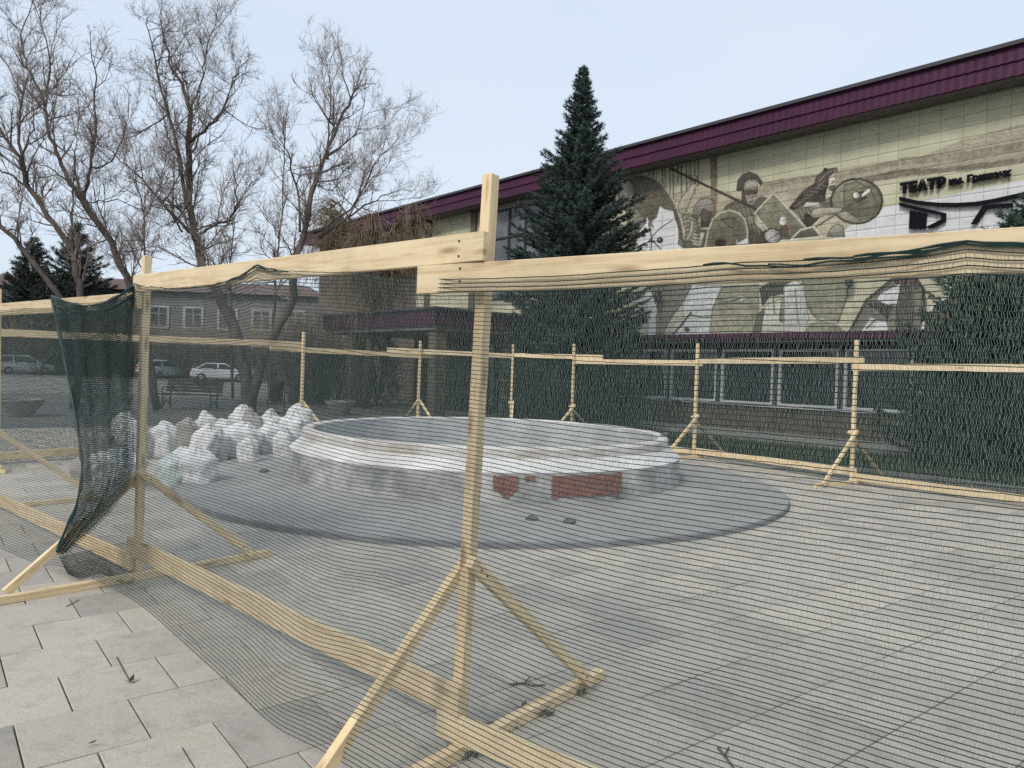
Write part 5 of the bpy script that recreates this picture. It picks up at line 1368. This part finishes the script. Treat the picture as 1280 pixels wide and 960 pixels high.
# parked cars
M['tyre'] = flat('tyre', (0.018, 0.018, 0.018), .8, .2); M['rim'] = flat('alloy_rim', (.35, .35, .36), .35, .5, .6); M['redlamp'] = flat('tail_lamp', (.28, .012, .012), .25, .6); M['lamp'] = flat('head_lamp', (.6, .62, .64), .15, .6)
M['carglass'] = glass_mat('car_glass', (.03, .035, .04)); M['plate'] = flat('number_plate', (.7, .7, .68), .5, .3)
def car(P, rot, paint, label, h=1.55, L=4.4, wd=1.78, suv=True):
    T = empty('parked_car', tuple(P), rot); tag(T, label, 'car', 'cars parked across the street')
    hw = wd / 2
    # body: stations along x (rear -> front), each a rounded cross-section up to the belt line
    st = [(-L / 2, .42, .78, .86), (-L / 2 + .12, .30, .98, .97), (-L * .30, .24, 1.0, 1.0), (0, .22, .98, 1.0), (L * .22, .24, .95, 1.0), (L * .36, .26, .88, .98), (L / 2 - .12, .32, .76, .92), (L / 2, .42, .62, .82)]
    V = []; n = 10
    for x, zb_, zt, k in st:
        w_ = hw * k
        for y, z in ((-w_ * .88, zb_), (-w_ * .98, zb_ + .12), (-w_, zb_ + (zt - zb_) * .55), (-w_ * .96, zt - .05), (-w_ * .86, zt), (w_ * .86, zt), (w_ * .96, zt - .05), (w_, zb_ + (zt - zb_) * .55), (w_ * .98, zb_ + .12), (w_ * .88, zb_)): V.append((x, y, z))
    fs = [(i * n + j, i * n + (j + 1) % n, (i + 1) * n + (j + 1) % n, (i + 1) * n + j) for i in range(len(st) - 1) for j in range(n)]
    fs += [tuple(range(n))[::-1], tuple((len(st) - 1) * n + j for j in range(n))]
    link('body', mesh_np('body', V, fs, False), paint, T)
    # cabin
    xr = (-L / 2 + .18, -L / 2 + .42) if suv else (-L * .40, -L * .24)
    xf = (L * .26, L * .06)
    def cab(x0, x1, x2, x3, z0, z1, w0, w1):
        return [(x0, -w0, z0), (x3, -w0, z0), (x3, w0, z0), (x0, w0, z0), (x1, -w1, z1), (x2, -w1, z1), (x2, w1, z1), (x1, w1, z1)]
    V = cab(xr[0], xr[1], xf[1], xf[0], .96, h - .07, hw * .87, hw * .70); F6 = [(0, 3, 2, 1), (4, 5, 6, 7), (0, 1, 5, 4), (1, 2, 6, 5), (2, 3, 7, 6), (3, 0, 4, 7)]
    link('windows', mesh_np('windows', V, F6), M['carglass'], T)
    V = cab(xr[1] - .08, xr[1] - .02, xf[1] + .02, xf[1] + .08, h - .075, h, hw * .715, hw * .64); link('roof', mesh_np('roof', V, F6), paint, T)
    for s in (-1, 1):
        W = MB()
        for xa, xb in ((xr[0], xr[1]), ((xr[1] + .85), (xr[1] + .85)), (xf[0], xf[1])):
            W.tube([(xa, s * hw * .875, .96), (xb, s * hw * .705, h - .06)], .045, 5)
        W.build('pillars', paint, T)
        for x in (-L * .31, L * .31):
            W = MB(); W.tube([(x, s * (hw - .19), .32), (x, s * (hw - .15), .32), (x, s * (hw + .0), .32), (x, s * (hw + .015), .32)], [.30, .325, .325, .29], 20); o = W.build('wheel', M['tyre'], T)
            W = MB(); W.tube([(x, s * (hw + .005), .32), (x, s * (hw + .022), .32)], [.20, .17], 14); W.build('rim', M['rim'], o)
        W = MB(); W.box((-L / 2 + .06, s * hw * .80, .84), .14, .24, .22); W.build('tail_lamp', M['redlamp'], T)
        W = MB(); W.box((L / 2 - .14, s * hw * .70, .68), .22, .34, .13); W.build('headlight', M['lamp'], T)
        W = MB(); W.box((xf[0] - .35, s * (hw + .08), 1.02), .1, .17, .12); W.build('mirror', paint, T)
    W = MB(); W.box((-L / 2 - .012, 0, .66), .03, .5, .11); W.build('number_plate', M['plate'], T)
    W = MB(); W.box((-L / 2 - .02, 0, .42), .12, wd * .86, .16); W.build('bumper', M['iron'], T)
def carpaint(name, c): 
    mt = flat(name, c, .25, .5); mt.node_tree.nodes['Principled BSDF'].inputs['Coat Weight'].default_value = .5; return mt
pw_, ps_, pd_ = carpaint('white_paint', (.66, .67, .68)), carpaint('silver_paint', (.48, .49, .50)), carpaint('dark_paint', (.03, .032, .036))
def carpos(px, by): g0 = ground(px, by, -.04); return (g0[0], g0[1], -.036)
car(carpos(27, 468), math.radians(58), ps_, 'silver white estate car parked at far left, seen from behind')
car(carpos(72, 467), math.radians(12), pd_, 'dark saloon car parked beside the silver one', h=1.45, suv=False)
car(carpos(203, 473), math.radians(75), pw_, 'white car parked behind the left post, above the bench end')
car(carpos(276, 477), math.radians(20), pw_, 'white car parked behind the bench, left of the tree trunk', h=1.45, suv=False)
car(carpos(346, 473), math.radians(80), pw_, 'white car parked right of the tree trunk, above the litter bin')

# two storey house across the street
M['house'] = noise_mat('pink_grey_stucco', [(0.3, (.13, .125, .125)), (0.7, (.19, .18, .178))], .8, .9, .1, mottle=(1.5, .25)); M['house_white'] = noise_mat('white_band', [(0.3, (.28, .28, .28)), (0.7, (.38, .38, .38))], 1, .9, .1)
M['house_roof'] = noise_mat('red_brown_roof', [(0.3, (.10, .065, .06)), (0.7, (.15, .10, .095))], 1, .8, .2)
HA = math.radians(4); house = empty('apartment_house', (-37, 71, 0), HA); tag(house, 'pinkish two storey house with white framed windows beyond the parked cars', 'building')
HL = 36
W = MB(); W.box((0, 5, 4.0), HL, 10, 8.1); W.build('wall', M['house'], house)
W = MB(); W.box((0, -.08, 3.3), HL + .1, .12, .9); W.build('white_band', M['house_white'], house)
W = MB(); W.box((0, -.06, .5), HL + .1, .1, 1.1); W.build('base_band', M['house_white'], house)
W = MB(); W.add([(-HL / 2 - .5, -.6, 8.05), (HL / 2 + .5, -.6, 8.05), (HL / 2 + .5, 10.6, 8.05), (-HL / 2 - .5, 10.6, 8.05), (-HL / 2 + 2, 5, 9.6), (HL / 2 - 2, 5, 9.6)], [(0, 1, 5, 4), (1, 2, 5), (2, 3, 4, 5), (3, 0, 4), (3, 2, 1, 0)]); W.build('roof', M['house_roof'], house)
for zc in (1.95, 5.6):
    for i in range(11):
        x = -HL / 2 + 1.9 + i * 3.2
        W = MB(); W.box((x, -.02, zc), 1.5, .06, 1.75); p = W.build('window', M['glass'], house)
        W = MB()
        for bx, bz, w_, h_ in ((-.85, 0, .22, 2.15), (.85, 0, .22, 2.15), (0, .98, 1.48, .2), (0, -.98, 1.48, .2), (0, 0, .09, 1.76), (-.38, .35, .67, .07), (.38, .35, .67, .07)): W.box((x + bx, -.08, zc + bz), w_, .1, h_)
        W.build('frame', M['house_white'], p)

# ------------------------------------------------------------------ litter on the paving
M['leaf'] = noise_mat('dead_leaf', [(0.3, (.035, .028, .02)), (0.7, (.09, .07, .045))], 20, .9, .1)
def fallen_twig(pts, r, label):
    P = [ground(x, y, .0) + np.array([0, 0, .003 + .002 * (i % 2)]) for i, (x, y) in enumerate(pts)]
    W = MB(); c = P[0]; W.tube([p - c for p in P], [r * (1 - .5 * i / len(P)) for i in range(len(P))], 5)
    if len(P) > 2 and r > .005: W.tube([P[1] - c, P[1] - c + np.array([.03, .05, .01])], r * .6, 4)
    o = W.build('fallen_twig', M['bark']); o.location = tuple(c); tag(o, label, 'twig', 'twigs lying on the paving')
for pts, r, lb in (([(636, 856), (655, 855), (668, 858), (682, 857)], .006, 'dry twig lying behind the nearest post, left of its far brace foot'), ([(898, 936), (906, 946), (918, 962)], .007, 'short dark twig lying at the bottom right of the paving'),
                   ([(146, 822), (154, 838), (163, 853)], .003, 'thin curved twig on the uncovered slabs at the left'), ([(83, 759), (92, 754), (99, 750)], .003, 'tiny twig on slabs in front of the left stand foot'), ([(228, 936), (236, 950), (246, 965)], .003, 'thin twig on the slabs at the bottom left edge')): fallen_twig(pts, r, lb)
def leaf_clump(px, py, n, spread, label, seed):
    r = random.Random(seed); g0 = ground(px, py); V = []; fs = []
    for i in range(n):
        a = r.uniform(0, 6.28); q = spread * math.sqrt(r.random()); c = np.array([q * math.cos(a) * 1.6, q * math.sin(a), .004 + r.random() * .018]); b = r.uniform(0, 6.28); l = r.uniform(.012, .03)
        d = np.array([math.cos(b), math.sin(b), r.uniform(-.3, .5)]) * l; s = np.array([-math.sin(b), math.cos(b), r.uniform(-.4, .4)]) * l * .45
        k = len(V); V += [c - d, c + s, c + d + np.array([0, 0, .006]), c - s]; fs.append((k, k + 1, k + 2, k + 3))
    o = link('leaf_clump', mesh_np('leaf_clump', V, fs), M['leaf']); o.location = (g0[0], g0[1], .002); tag(o, label, 'leaves', 'dead leaf clumps on the paving')
leaf_clump(626, 910, 40, .045, 'small clump of dead leaves against the nearest foot beam', 1); leaf_clump(668, 892, 40, .05, 'dead leaf clump farther along the nearest foot beam', 2)
leaf_clump(575, 942, 36, .05, 'dead leaf clump at the base of the nearest post', 3); leaf_clump(717, 866, 26, .04, 'dead leaf clump under the far brace foot of the nearest stand', 4); leaf_clump(117, 934, 2, .005, 'single dead leaf on a slab at the bottom left', 5); leaf_clump(165, 853, 3, .006, 'tiny leaf scrap at end of the thin curved twig', 6)
